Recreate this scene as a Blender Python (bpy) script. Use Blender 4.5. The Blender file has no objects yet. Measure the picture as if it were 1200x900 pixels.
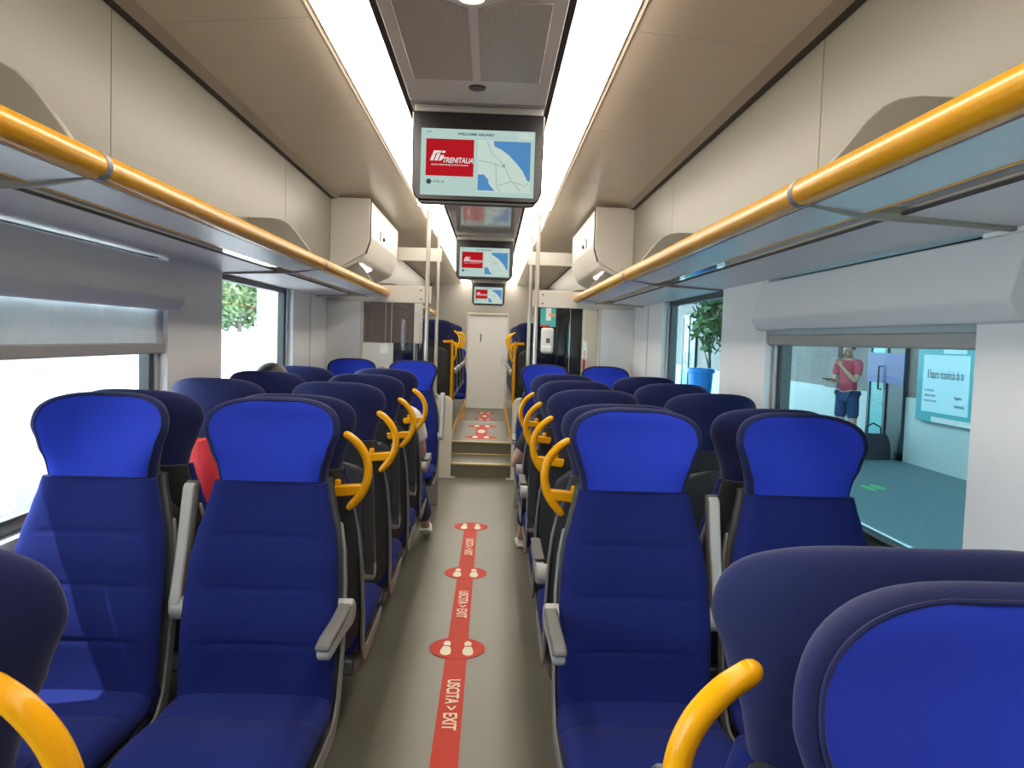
import bpy, math, random
from mathutils import Vector, Matrix
random.seed(7)
S = bpy.context.scene
C = S.collection
PI = math.pi

# ------------------------------------------------------------------ materials
def mat(name, col, rough=0.5, metal=0.0, spec=0.5, noise=0.0, nscale=30.0, bump=0.0, sheen=0.0, emit=None, estr=0.0, coat=0.0, stretch=None):
    m = bpy.data.materials.new(name); m.use_nodes = True
    nt = m.node_tree; b = nt.nodes['Principled BSDF']
    b.inputs['Base Color'].default_value = (*col, 1)
    b.inputs['Roughness'].default_value = rough
    b.inputs['Metallic'].default_value = metal
    b.inputs['Specular IOR Level'].default_value = spec
    b.inputs['Sheen Weight'].default_value = sheen
    b.inputs['Coat Weight'].default_value = coat
    if emit:
        b.inputs['Emission Color'].default_value = (*emit, 1)
        b.inputs['Emission Strength'].default_value = estr
    if noise or bump:
        tc = nt.nodes.new('ShaderNodeTexCoord')
        n = nt.nodes.new('ShaderNodeTexNoise'); n.inputs['Scale'].default_value = nscale
        n.inputs['Detail'].default_value = 4
        if stretch:
            mp = nt.nodes.new('ShaderNodeMapping'); mp.inputs['Scale'].default_value = stretch
            nt.links.new(tc.outputs['Object'], mp.inputs['Vector']); nt.links.new(mp.outputs['Vector'], n.inputs['Vector'])
        else:
            nt.links.new(tc.outputs['Object'], n.inputs['Vector'])
        if noise:
            r = nt.nodes.new('ShaderNodeMixRGB'); r.blend_type = 'MIX'
            r.inputs['Color1'].default_value = (*[c*(1-noise) for c in col], 1)
            r.inputs['Color2'].default_value = (*[min(1, c*(1+noise)) for c in col], 1)
            nt.links.new(n.outputs['Fac'], r.inputs['Fac']); nt.links.new(r.outputs['Color'], b.inputs['Base Color'])
        if bump:
            bp = nt.nodes.new('ShaderNodeBump'); bp.inputs['Strength'].default_value = bump; bp.inputs['Distance'].default_value = 0.002
            nt.links.new(n.outputs['Fac'], bp.inputs['Height']); nt.links.new(bp.outputs['Normal'], b.inputs['Normal'])
    return m

def glass_mat(name, tint, refl=0.5, rough=0.02):
    m = bpy.data.materials.new(name); m.use_nodes = True
    nt = m.node_tree; nt.nodes.clear()
    o = nt.nodes.new('ShaderNodeOutputMaterial'); t = nt.nodes.new('ShaderNodeBsdfTransparent'); g = nt.nodes.new('ShaderNodeBsdfGlossy')
    t.inputs['Color'].default_value = (*tint, 1); g.inputs['Roughness'].default_value = rough
    f = nt.nodes.new('ShaderNodeFresnel'); f.inputs['IOR'].default_value = 1.45
    mu = nt.nodes.new('ShaderNodeMath'); mu.operation = 'MULTIPLY'; mu.inputs[1].default_value = refl
    mx = nt.nodes.new('ShaderNodeMixShader')
    nt.links.new(f.outputs[0], mu.inputs[0]); nt.links.new(mu.outputs[0], mx.inputs[0])
    nt.links.new(t.outputs[0], mx.inputs[1]); nt.links.new(g.outputs[0], mx.inputs[2]); nt.links.new(mx.outputs[0], o.inputs[0])
    return m

def emit_mat(name, col, s):
    m = bpy.data.materials.new(name); m.use_nodes = True
    nt = m.node_tree; nt.nodes.clear()
    o = nt.nodes.new('ShaderNodeOutputMaterial'); e = nt.nodes.new('ShaderNodeEmission')
    e.inputs['Color'].default_value = (*col, 1); e.inputs['Strength'].default_value = s
    nt.links.new(e.outputs[0], o.inputs[0]); return m

def pattern_mat(name, kind, c1, c2, scale, rough=0.7, mapping=(1,1,1)):
    m = mat(name, c1, rough); nt = m.node_tree; b = nt.nodes['Principled BSDF']
    tc = nt.nodes.new('ShaderNodeTexCoord'); mp = nt.nodes.new('ShaderNodeMapping'); mp.inputs['Scale'].default_value = mapping
    nt.links.new(tc.outputs['Object'], mp.inputs['Vector'])
    if kind == 'brick':
        mp.inputs['Rotation'].default_value = (0, 0, 0)
        # the wall runs along Y: bring (y,z) into the texture plane
        sx = nt.nodes.new('ShaderNodeSeparateXYZ'); cx = nt.nodes.new('ShaderNodeCombineXYZ')
        nt.links.new(mp.outputs['Vector'], sx.inputs[0]); nt.links.new(sx.outputs['Y'], cx.inputs['X']); nt.links.new(sx.outputs['Z'], cx.inputs['Y'])
        t = nt.nodes.new('ShaderNodeTexBrick'); t.inputs['Scale'].default_value = scale
        t.inputs['Color1'].default_value = (*c1, 1); t.inputs['Color2'].default_value = (*[x*0.86 for x in c1], 1); t.inputs['Mortar'].default_value = (*c2, 1)
        t.inputs['Mortar Size'].default_value = 0.025
        nt.links.new(cx.outputs[0], t.inputs['Vector']); nt.links.new(t.outputs['Color'], b.inputs['Base Color'])
    elif kind == 'dots':
        t = nt.nodes.new('ShaderNodeTexVoronoi'); t.inputs['Scale'].default_value = scale; t.inputs['Randomness'].default_value = 0.0
        nt.links.new(mp.outputs['Vector'], t.inputs['Vector'])
        r = nt.nodes.new('ShaderNodeValToRGB'); r.color_ramp.elements[0].position = 0.32; r.color_ramp.elements[1].position = 0.42
        r.color_ramp.elements[0].color = (*c2, 1); r.color_ramp.elements[1].color = (*c1, 1)
        nt.links.new(t.outputs['Distance'], r.inputs[0]); nt.links.new(r.outputs[0], b.inputs['Base Color'])
    elif kind == 'noise2':
        t = nt.nodes.new('ShaderNodeTexNoise'); t.inputs['Scale'].default_value = scale; t.inputs['Detail'].default_value = 6
        nt.links.new(mp.outputs['Vector'], t.inputs['Vector'])
        r = nt.nodes.new('ShaderNodeValToRGB'); r.color_ramp.elements[0].position = 0.35; r.color_ramp.elements[1].position = 0.65
        r.color_ramp.elements[0].color = (*c2, 1); r.color_ramp.elements[1].color = (*c1, 1)
        nt.links.new(t.outputs['Fac'], r.inputs[0]); nt.links.new(r.outputs[0], b.inputs['Base Color'])
    return m

M = {}
M['fabric'] = mat('blue_fabric', (0.0080, 0.0140, 0.112), 0.88, noise=0.10, nscale=420, bump=0.25, sheen=0.02, spec=0.14)
M['panel'] = mat('royal_blue_fabric', (0.0155, 0.036, 0.40), 0.85, noise=0.08, nscale=420, bump=0.25, sheen=0.03, spec=0.16)
M['rim'] = mat('navy_fabric', (0.0072, 0.0115, 0.068), 0.75, noise=0.10, nscale=420, bump=0.2, sheen=0.10, spec=0.2)
M['shell'] = mat('charcoal_plastic', (0.030, 0.033, 0.036), 0.42, noise=0.05, nscale=200, bump=0.1)
M['shell2'] = mat('dark_grey_plastic', (0.050, 0.053, 0.057), 0.40, noise=0.05, nscale=200, bump=0.1)
M['ltgrey'] = mat('light_grey_plastic', (0.34, 0.34, 0.325), 0.4)
M['arm'] = mat('grey_armrest_rubber', (0.095, 0.093, 0.088), 0.5)
M['yellow'] = mat('yellow_paint', (0.74, 0.34, 0.004), 0.22, coat=0.0, spec=0.22)
M['band'] = mat('grey_band', (0.20, 0.21, 0.23), 0.4)
M['midgrey'] = mat('mid_grey_plastic', (0.20, 0.205, 0.205), 0.42)
M['bracket'] = mat('bracket_grey', (0.27, 0.255, 0.22), 0.4)
M['cornice'] = mat('brown_cornice', (0.17, 0.135, 0.10), 0.35)
M['alu'] = mat('brushed_aluminium', (0.66, 0.71, 0.75), 0.32, metal=0.25, noise=0.05, nscale=60, stretch=(1, 0.05, 1))
M['steel'] = mat('satin_steel', (0.70, 0.66, 0.60), 0.28, metal=0.85)
M['wall'] = mat('grey_wall_laminate', (0.78, 0.78, 0.775), 0.42, noise=0.03, nscale=8)
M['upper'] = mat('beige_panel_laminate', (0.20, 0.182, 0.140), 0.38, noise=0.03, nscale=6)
M['ceil'] = mat('ceiling_laminate', (0.54, 0.46, 0.365), 0.22, noise=0.03, nscale=5)
M['ceilc'] = mat('glossy_ceiling_panel', (0.40, 0.39, 0.40), 0.12, noise=0.02, nscale=5)
M['ceilm'] = mat('grey_ceiling_panel', (0.72, 0.70, 0.66), 0.38)
M['seam'] = mat('dark_seam_rubber', (0.03, 0.027, 0.025), 0.6)
M['cream'] = mat('cream_laminate', (0.62, 0.59, 0.53), 0.35)
M['farwall'] = mat('grey_beige_end_wall', (0.36, 0.34, 0.30), 0.4)
M['white'] = mat('white_plastic', (0.72, 0.72, 0.70), 0.35)
M['grille'] = pattern_mat('perforated_grille', 'dots', (0.60, 0.56, 0.49), (0.16, 0.15, 0.13), 130, 0.45)
M['floor'] = mat('grey_green_vinyl', (0.125, 0.119, 0.085), 0.38, noise=0.16, nscale=2.2, bump=0.05)
M['tape'] = mat('red_floor_tape', (0.50, 0.042, 0.024), 0.6, spec=0.2, noise=0.05, nscale=40)
M['cream_print'] = mat('cream_print', (0.72, 0.66, 0.50), 0.5)
M['brass'] = mat('worn_brass_nosing', (0.50, 0.42, 0.22), 0.35, metal=0.6)
M['black'] = mat('black_plastic', (0.008, 0.008, 0.009), 0.25)
M['blackglass'] = mat('black_gloss_panel', (0.006, 0.007, 0.008), 0.08)
M['frame'] = mat('dark_window_rubber', (0.020, 0.024, 0.028), 0.35)
M['framelt'] = mat('grey_window_aluminium', (0.45, 0.48, 0.5), 0.35, metal=0.4)
M['glass'] = glass_mat('window_glass', (0.68, 0.86, 0.885), 0.10)
M['glass_l'] = glass_mat('clear_window_glass', (0.88, 0.94, 0.95), 0.5)
M['pglass'] = glass_mat('partition_glass', (0.93, 0.95, 0.95), 0.8)
M['brownp'] = mat('brown_tinted_panel', (0.115, 0.085, 0.085), 0.22)
M['blind'] = mat('grey_blind_fabric', (0.52, 0.56, 0.58), 0.8, noise=0.10, nscale=14, stretch=(1, 6, 0.6))
nt_ = M['blind'].node_tree; tr_ = nt_.nodes.new('ShaderNodeBsdfTranslucent'); tr_.inputs['Color'].default_value = (.60, .60, .60, 1); mx_ = nt_.nodes.new('ShaderNodeMixShader'); mx_.inputs[0].default_value = .28
nt_.links.new(nt_.nodes['Principled BSDF'].outputs[0], mx_.inputs[1]); nt_.links.new(tr_.outputs[0], mx_.inputs[2]); nt_.links.new(mx_.outputs[0], nt_.nodes['Material Output'].inputs[0])
M['valance'] = mat('grey_valance', (0.72, 0.73, 0.735), 0.38)
M['light'] = emit_mat('ceiling_light_diffuser', (1.0, 0.91, 0.78), 10.5)
M['spot'] = emit_mat('small_lamp', (1.0, 0.95, 0.85), 3.0)
M['screen'] = emit_mat('lit_screen', (0.55, 0.75, 0.69), 0.62)
M['s_red'] = emit_mat('screen_red', (0.52, 0.012, 0.02), 0.66)
M['s_white'] = emit_mat('screen_white', (0.9, 0.88, 0.86), 0.66)
M['s_sea'] = emit_mat('screen_sea_blue', (0.10, 0.30, 0.60), 0.66)
M['s_road'] = emit_mat('screen_road_grey', (0.36, 0.44, 0.42), 0.62)
M['s_dark'] = emit_mat('screen_dark_text', (0.06, 0.09, 0.09), 0.62)
M['s_pale'] = emit_mat('screen_pale', (0.66, 0.80, 0.72), 0.64)
M['teal'] = mat('teal_poster_print', (0.06, 0.42, 0.42), 0.4)
M['orange'] = mat('orange_poster_print', (0.75, 0.30, 0.10), 0.4)
M['redp'] = mat('red_print', (0.62, 0.03, 0.03), 0.5)
M['redcloth'] = mat('red_nylon', (0.60, 0.025, 0.03), 0.6, noise=0.15, nscale=12, bump=0.2)
M['plat'] = mat('teal_grey_platform', (0.12, 0.20, 0.23), 0.55, noise=0.08, nscale=6)
M['marble'] = mat('pale_marble', (0.52, 0.57, 0.56), 0.4, noise=0.10, nscale=3, stretch=(1, 1, 0.3))
M['brick'] = pattern_mat('pale_red_brick', 'brick', (0.32, 0.25, 0.24), (0.23, 0.21, 0.20), 4.2)
M['stationdark'] = mat('dark_station_frame', (0.02, 0.035, 0.045), 0.3)
M['stationblue'] = mat('deep_blue_panel', (0.02, 0.03, 0.28), 0.35)
M['cyan'] = mat('cyan_glass_panel', (0.12, 0.50, 0.50), 0.2)
M['poster_case'] = mat('teal_poster_case', (0.06, 0.38, 0.42), 0.3)
M['paper'] = mat('pale_blue_poster_paper', (0.62, 0.82, 0.88), 0.5)
M['ink'] = mat('dark_print', (0.05, 0.08, 0.12), 0.6)
M['green'] = mat('green_floor_paint', (0.10, 0.58, 0.20), 0.6)
M['bin'] = mat('blue_bin_plastic', (0.02, 0.22, 0.62), 0.35)
M['ballast'] = pattern_mat('ballast_stone', 'noise2', (0.30, 0.235, 0.225), (0.13, 0.10, 0.10), 16, 0.9)
M['concrete'] = mat('pale_concrete', (0.48, 0.48, 0.47), 0.8, noise=0.1, nscale=2)
M['rail'] = mat('rail_steel', (0.28, 0.24, 0.22), 0.4, metal=0.6)
M['leaf'] = mat('leaf_green', (0.14, 0.22, 0.09), 0.6, noise=0.3, nscale=3)
M['bark'] = mat('bark', (0.16, 0.12, 0.09), 0.9, noise=0.2, nscale=20)
M['skin'] = mat('skin', (0.56, 0.33, 0.24), 0.5, noise=0.04, nscale=30)
M['hair'] = mat('dark_hair', (0.012, 0.010, 0.010), 0.5, noise=0.3, nscale=120)
M['tee_white'] = mat('white_cotton', (0.78, 0.76, 0.74), 0.85, noise=0.04, nscale=40, bump=0.2)
M['tee_red'] = mat('dusty_red_cotton', (0.50, 0.06, 0.10), 0.85, noise=0.06, nscale=40, bump=0.2)
M['tee_dark'] = mat('dark_cotton', (0.03, 0.03, 0.04), 0.85, noise=0.06, nscale=40, bump=0.2)
M['denim'] = mat('blue_denim', (0.03, 0.055, 0.14), 0.85, noise=0.15, nscale=90, bump=0.2)
M['trousers'] = mat('pale_cotton', (0.62, 0.62, 0.62), 0.85, noise=0.05, nscale=40, bump=0.2)
M['shoe'] = mat('white_shoe', (0.75, 0.75, 0.76), 0.5)
M['sandal'] = mat('pale_sandal', (0.66, 0.60, 0.55), 0.6)
M['nopaint'] = mat('underframe', (0.05, 0.05, 0.05), 0.7)

# ------------------------------------------------------------------ mesh helpers
class MB:
    def __init__(s): s.v = []; s.f = []; s.mi = []; s.mats = []
    def _m(s, m):
        if m not in s.mats: s.mats.append(m)
        return s.mats.index(m)
    def add(s, vs, fs, m=None):
        o = len(s.v); s.v += [tuple(p) for p in vs]; s.f += [tuple(i+o for i in f) for f in fs]
        s.mi += [s._m(m)]*len(fs); return s
    def box(s, x0, x1, y0, y1, z0, z1, m=None):
        x0, x1 = min(x0, x1), max(x0, x1); y0, y1 = min(y0, y1), max(y0, y1); z0, z1 = min(z0, z1), max(z0, z1)
        vs = [(x0,y0,z0),(x1,y0,z0),(x1,y1,z0),(x0,y1,z0),(x0,y0,z1),(x1,y0,z1),(x1,y1,z1),(x0,y1,z1)]
        return s.add(vs, [(0,3,2,1),(4,5,6,7),(0,1,5,4),(1,2,6,5),(2,3,7,6),(3,0,4,7)], m)
    def loft(s, rings, m=None, caps=True, closed=True):
        n = len(rings[0]); vs = [p for r in rings for p in r]; fs = []
        for i in range(len(rings)-1):
            for j in range(n if closed else n-1):
                k = (j+1) % n
                fs.append((i*n+j, i*n+k, (i+1)*n+k, (i+1)*n+j))
        if caps and closed:
            fs.append(tuple(range(n-1, -1, -1))); b = (len(rings)-1)*n
            fs.append(tuple(range(b, b+n)))
        return s.add(vs, fs, m)
    def prism(s, pts, axis, a, b, m=None):
        # pts in the plane normal to axis; axis 'y': (x,z); 'x': (y,z); 'z': (x,y)
        def P(p, t):
            return (p[0], t, p[1]) if axis == 'y' else ((t, p[0], p[1]) if axis == 'x' else (p[0], p[1], t))
        return s.loft([[P(p, a) for p in pts], [P(p, b) for p in pts]], m)
    def tube(s, path, r, m=None, n=12, flat=None):
        path = [Vector(p) for p in path]; rings = []
        rr = r if isinstance(r, (list, tuple)) else [r]*len(path)
        prev = None
        for i, p in enumerate(path):
            t = (path[min(i+1, len(path)-1)] - path[max(i-1, 0)]).normalized()
            if prev is None:
                a = Vector((0,0,1)) if abs(t.z) < 0.9 else Vector((0,1,0))
                u = t.cross(a).normalized()
            else:
                u = (prev - t*prev.dot(t)).normalized()
            prev = u; w = t.cross(u)
            fl = flat or (1, 1)
            rings.append([tuple(p + u*math.cos(2*PI*k/n)*rr[i]*fl[0] + w*math.sin(2*PI*k/n)*rr[i]*fl[1]) for k in range(n)])
        return s.loft(rings, m)
    def ellipsoid(s, c, r, m=None, nu=14, nv=9):
        rings = []
        for j in range(1, nv):
            a = PI*j/nv
            rings.append([(c[0]+r[0]*math.sin(a)*math.cos(2*PI*k/nu), c[1]+r[1]*math.sin(a)*math.sin(2*PI*k/nu), c[2]-r[2]*math.cos(a)) for k in range(nu)])
        return s.loft(rings, m)
    def build(s, name, m=None, parent=None, smooth=True, bevel=0.0, seg=2, ang=40):
        me = bpy.data.meshes.new(name); me.from_pydata(s.v, [], s.f)
        mats = [x for x in s.mats]
        for x in mats: me.materials.append(x if x else m)
        me.polygons.foreach_set('material_index', s.mi)
        me.update()
        import bmesh
        bm = bmesh.new(); bm.from_mesh(me); bmesh.ops.recalc_face_normals(bm, faces=bm.faces[:]); bm.to_mesh(me); bm.free()
        if smooth:
            me.polygons.foreach_set('use_smooth', [True]*len(me.polygons))
            me.set_sharp_from_angle(angle=math.radians(ang))
        o = bpy.data.objects.new(name, me); C.objects.link(o)
        if parent: o.parent = parent
        if bevel:
            b = o.modifiers.new('bevel', 'BEVEL'); b.width = bevel; b.segments = seg; b.limit_method = 'ANGLE'; b.angle_limit = math.radians(35)
        return o

def thing(name, label, cat, loc=(0,0,0), rz=0.0, group=None):
    o = bpy.data.objects.new(name, None); o.empty_display_size = 0.1; C.objects.link(o)
    o.location = loc; o.rotation_euler = (0, 0, rz); o['label'] = label; o['category'] = cat
    if group: o['group'] = group
    return o
def tag(o, label, cat, group=None):
    o['label'] = label; o['category'] = cat
    if group: o['group'] = group
    return o
def struct(o): o['kind'] = 'structure'; return o
def dup(root, loc, rz, label, group=None):
    r = root.copy(); C.objects.link(r); r.location = loc; r.rotation_euler = (0, 0, rz); r['label'] = label
    if group: r['group'] = group
    for ch in list(root.children):
        c = ch.copy(); C.objects.link(c); c.parent = r
        for g in list(ch.children):
            d = g.copy(); C.objects.link(d); d.parent = c
    return r
def text_mesh(name, body, size, m, parent, matrix, extrude=0.0008, bold=0.0, align='CENTER', sx=1.0, shear=0.0):
    cu = bpy.data.curves.new(name, 'FONT'); cu.body = body; cu.size = size; cu.align_x = align; cu.align_y = 'CENTER'
    cu.extrude = extrude; cu.offset = bold; cu.shear = shear
    t = bpy.data.objects.new(name, cu); C.objects.link(t)
    dg = bpy.context.evaluated_depsgraph_get(); dg.update()
    me = bpy.data.meshes.new_from_object(t.evaluated_get(dg))
    bpy.data.objects.remove(t); bpy.data.curves.remove(cu)
    me.transform(Matrix.Diagonal((sx, 1, 1, 1))); me.transform(matrix)
    me.materials.clear(); me.materials.append(m); me.name = name
    o = bpy.data.objects.new(name, me); C.objects.link(o)
    if parent: o.parent = parent
    return o
def smoothstep(a, b, x):
    t = max(0, min(1, (x-a)/(b-a))); return t*t*(3-2*t)
def interp(tab, z):
    if z <= tab[0][0]: return tab[0][1]
    for (a, fa), (b, fb) in zip(tab, tab[1:]):
        if z <= b:
            t = (z-a)/(b-a); t = t*t*(3-2*t)*0.5 + t*0.5
            return fa + (fb-fa)*t
    return tab[-1][1]

# ------------------------------------------------------------------ camera
CAM = Vector((0.105, 0.0, 1.52)); F = 936.0
def make_camera():
    vy = Vector(((577-600)/F, (450-397)/F, 1.0)).normalized()          # world +Y seen in camera (right, up, forward)
    a = math.radians(1.8)
    up = Vector((math.sin(a), math.cos(a), 0)); up = (up - vy*up.dot(vy)).normalized()
    vx = Vector((0, 0, 0)); 
    # left-handed (right, up, fwd): convert to blender camera axes (right, up, -fwd)
    y = Vector((vy.x, vy.y, -vy.z)); z = Vector((up.x, up.y, -up.z)); x = y.cross(z)
    # columns: world axes expressed in camera coords -> rows give camera axes in world
    R = Matrix((x, y, z))        # R[i] = world axis i in camera coords; R @ v_cam = world
    cam = bpy.data.cameras.new('camera'); cam.sensor_width = 36; cam.lens = 36*F/1200; cam.clip_start = 0.05; cam.clip_end = 300
    o = bpy.data.objects.new('camera', cam); C.objects.link(o)
    o.matrix_world = Matrix.Translation(CAM) @ R.to_4x4()
    S.camera = o
make_camera()

# ------------------------------------------------------------------ the carriage shell
W = 1.38; CEIL = 2.70; YB = -2.6; YE = 17.3; YP = 7.2; YS = 8.65; YS2 = 9.36; YD = 11.65
# floor with its two steps, the upper floor and the lower floor beyond
b = MB()
b.box(-1.5, 1.5, YB, YS, -0.12, 0.0); b.box(-1.5, 1.5, YS, YS2, -0.12, 0.15); b.box(-1.5, 1.5, YS2, YD, -0.12, 0.30); b.box(-1.5, 1.5, YD, YE+.2, -0.12, 0.0)
struct(b.build('floor', M['floor'], smooth=False))
t = 1
def trim(mb, m, bevel=0.0, smooth=True):
    global t
    o = struct(mb.build('trim_%d' % t, m, bevel=bevel, smooth=smooth)); t += 1; return o
trim(MB().box(-.36, .36, YS-.012, YS+.05, .135, .156), M['brass'], .003)
trim(MB().box(-.36, .36, YS2-.03, YS2+.01, .152, .165), M['brass'], .003)
trim(MB().box(-.36, .36, YS2-.012, YS2+.045, .288, .306), M['brass'], .003)
trim(MB().box(-.36, .36, YD-.05, YD+.012, .288, .306), M['framelt'], .003)

WIN = [(-0.27, 1.34, 0.84, 1.84), (2.08, 3.70, 0.84, 1.84), (4.43, 6.00, 0.84, 1.84), (9.7, 11.3, 1.1, 1.9), (12.2, 13.8, 1.0, 1.84)]
def wall(sgn, name):
    b = MB(); x0, x1 = sgn*W, sgn*1.50
    y = YB
    for (a, c, z0, z1) in WIN:
        b.box(x0, x1, y, a, -.1, 2.75); b.box(x0, x1, a, c, -.1, z0); b.box(x0, x1, a, c, z1, 2.75); y = c
    b.box(x0, x1, y, YE+.2, -.1, 2.75)
    return struct(b.build(name, M['wall'], smooth=False))
wall(-1, 'wall_left'); wall(1, 'wall_right')
n = 1
for sgn in (-1, 1):
    for (a, c, z0, z1) in WIN:
        x0, x1 = sgn*1.425, sgn*1.475
        r = struct(thing('window_%d' % n, '', '')); 
        del r['label'], r['category']
        r.location = (sgn*1.45, (a+c)/2, z0)
        yc = (a+c)/2; inv = Matrix.Translation((-sgn*1.45, -yc, -z0))
        fr = MB()
        fr.box(x0, x1, a, a+.05, z0, z1); fr.box(x0, x1, c-.085, c, z0, z1); fr.box(x0, x1, a, c, z0, z0+.05); fr.box(x0, x1, a, c, z1-.035, z1)
        o = fr.build('window_frame', M['frame'], r, bevel=.004); o.data.transform(inv)
        st = MB().box(sgn*1.415, sgn*1.426, c-.045, c-.02, z0, z1); st.box(sgn*1.415, sgn*1.426, a+.015, a+.03, z0, z1)
        o = st.build('frame_strip', M['framelt'], r); o.data.transform(inv)
        g = MB().box(sgn*1.448, sgn*1.454, a+.04, c-.08, z0+.04, z1-.03)
        o = g.build('window_pane', M['glass'] if sgn > 0 else M['glass_l'], r, smooth=False); o.data.transform(inv)
        n += 1
for sgn in (-1, 1):
    b = MB()
    for y in (6.55,): b.box(sgn*1.3775, sgn*1.3795, y-.002, y+.002, .3, 1.835)
    trim(b, M['seam'])
# end walls
struct(MB().box(-1.5, 1.5, YB-.1, YB, -.1, 2.9).build('wall_back', M['cream'], smooth=False))
b = MB(); b.box(-1.5, -.42, YE, YE+.15, -.1, 2.9); b.box(.42, 1.5, YE, YE+.15, -.1, 2.9); b.box(-.42, .42, YE, YE+.15, 2.05, 2.9)
struct(b.build('wall_far', M['farwall'], smooth=False))
r = struct(thing('door_1', '', '')); del r['label'], r['category']
r.location = (0, YE, 0)
MB().box(-.42, .42, .03, .09, 0, 2.05).build('door_leaf', M['white'], r, bevel=.01)
MB().box(-.44, .44, -.012, .03, 2.03, 2.07).box(-.45, -.41, -.012, .03, 0, 2.05).box(.41, .45, -.012, .03, 0, 2.05).build('door_frame', M['cream'], r, bevel=.004)
MB().box(-.16, -.135, .015, .031, 1.45, 1.62).build('door_sign', M['ink'], r)
MB().tube([(.33, .03, .95), (.33, -.02, .95), (.33, -.02, 1.15), (.33, .03, 1.15)], .01).build('door_handle', M['steel'], r)

# ceiling: side panels, the strips around the lights, and the roof above
b = MB()
y = YB
while y < YE:
    e = min(y+1.42, YE)
    for sgn in (-1, 1):
        b.prism([(sgn*.60, CEIL), (sgn*1.27, 2.645), (sgn*1.27, 2.70), (sgn*.60, 2.75)], 'y', y+.002, e-.002)
    y += 1.42
for sgn in (-1, 1):
    b.prism([(sgn*.355, 2.662), (sgn*.395, 2.695), (sgn*.395, 2.74), (sgn*.355, 2.74)], 'y', YB, YE)
    b.prism([(sgn*.582, 2.705), (sgn*.604, 2.695), (sgn*.604, 2.74), (sgn*.582, 2.74)], 'y', YB, YE)
b.box(-1.5, 1.5, YB-.1, YE+.2, 2.755, 2.90)
struct(b.build('ceiling', M['ceil'], smooth=False))
# centre ceiling band in panels
b = MB()
for (a, c) in ((3.96, 6.4), (6.404, 9.0), (9.004, 12.4), (12.404, 15.8), (15.804, YE)):
    b.box(-.33, .33, a, c, 2.66, 2.71)
trim(b, M['ceilc'], .004)
b = MB()
for (a, c) in ((YB, 1.1), (1.104, 3.955)): b.box(-.33, .33, a, c, 2.66, 2.71)
trim(b, M['ceilm'], .004)
trim(MB().box(-.355, -.331, YB, YE, 2.67, 2.71).box(.331, .355, YB, YE, 2.67, 2.71), M['seam'])
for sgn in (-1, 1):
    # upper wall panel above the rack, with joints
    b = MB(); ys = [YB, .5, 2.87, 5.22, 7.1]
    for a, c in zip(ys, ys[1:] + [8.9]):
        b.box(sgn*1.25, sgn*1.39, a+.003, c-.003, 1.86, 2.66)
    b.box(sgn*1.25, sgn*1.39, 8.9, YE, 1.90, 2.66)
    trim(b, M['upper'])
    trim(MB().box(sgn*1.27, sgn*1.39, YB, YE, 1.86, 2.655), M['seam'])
    # cornice: groove and bright bead between panel and ceiling
    trim(MB().box(sgn*1.215, sgn*1.25, YB, YE, 2.622, 2.646), M['seam'])
    trim(MB().prism([(sgn*1.17, 2.65), (sgn*1.215, 2.62), (sgn*1.225, 2.632), (sgn*1.19, 2.66)], 'y', YB, YE), M['cornice'], .003)

# light strips
for sgn, side in ((-1, 'left'), (1, 'right')):
    o = thing('light_strip', 'long glowing white ceiling light strip %s of the screens' % side, 'light', (sgn*.489, 7.3, 2.70), 0, 'ceiling light strips')
    pts = []
    for k in range(9):
        a = -1 + 2*k/8; pts.append((a*.093, -.052*(1-a*a)))
    pts += [(.093, .02), (-.093, .02)]
    MB().prism(pts, 'y', YB-7.3, YE-7.3).build('diffuser', M['light'], o)
    e = MB(); e.box(-.097, -.0935, YB-7.3, YE-7.3, -.004, .03); e.box(.0935, .097, YB-7.3, YE-7.3, -.004, .03)
    e.build('edge_profile', M['ceil'], o)

# ventilation grilles set in the ceiling band, with a spotlight between
def grille(loc, label, sx, sy):
    o = thing('ceiling_grille', label, 'grille', loc, 0, 'perforated grilles in the ceiling band')
    pts = [(.130, -.42), (.130, .42), (-.130, .42), (-.130, -.345), (-.03, -.42)]
    MB().prism([(p[0]*sx, p[1]*sy) for p in pts], 'z', -.006, .0).build('perforated_plate', M['grille'], o, bevel=.003)
    return o
for (y, d, sy) in ((3.185, 'near the spotlight and closest screen', 1), (2.285, 'cut by the top edge of the photo', -1)):
    for sx, s_ in ((-1, 'left'), (1, 'right')):
        grille((sx*.148, y, 2.660), 'perforated grey ceiling grille on the %s, %s' % (s_, d), sx, sy)
o = thing('spotlight', 'small round spotlight in the ceiling band between grilles', 'light', (0, 2.735, 2.66))
rings = []
for (r_, z) in ((.062, .0), (.062, -.012), (.045, -.012), (.04, .0)):
    rings.append([(r_*math.cos(2*PI*k/28), r_*math.sin(2*PI*k/28), z) for k in range(28)])
MB().loft(rings).build('bezel_ring', M['white'], o)
MB().ellipsoid((0, 0, -.004), (.038, .038, .014)).build('lamp_lens', M['spot'], o)
o = thing('smoke_detector', 'flat round grey detector in the ceiling just before the nearest screen', 'detector', (0.0, 3.71, 2.66))
MB().loft([[(r_*math.cos(2*PI*k/28), r_*math.sin(2*PI*k/28), z) for k in range(28)] for r_, z in ((.04, 0), (.036, -.008), (.02, -.011))]).build('detector_body', M['shell2'], o)

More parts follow.
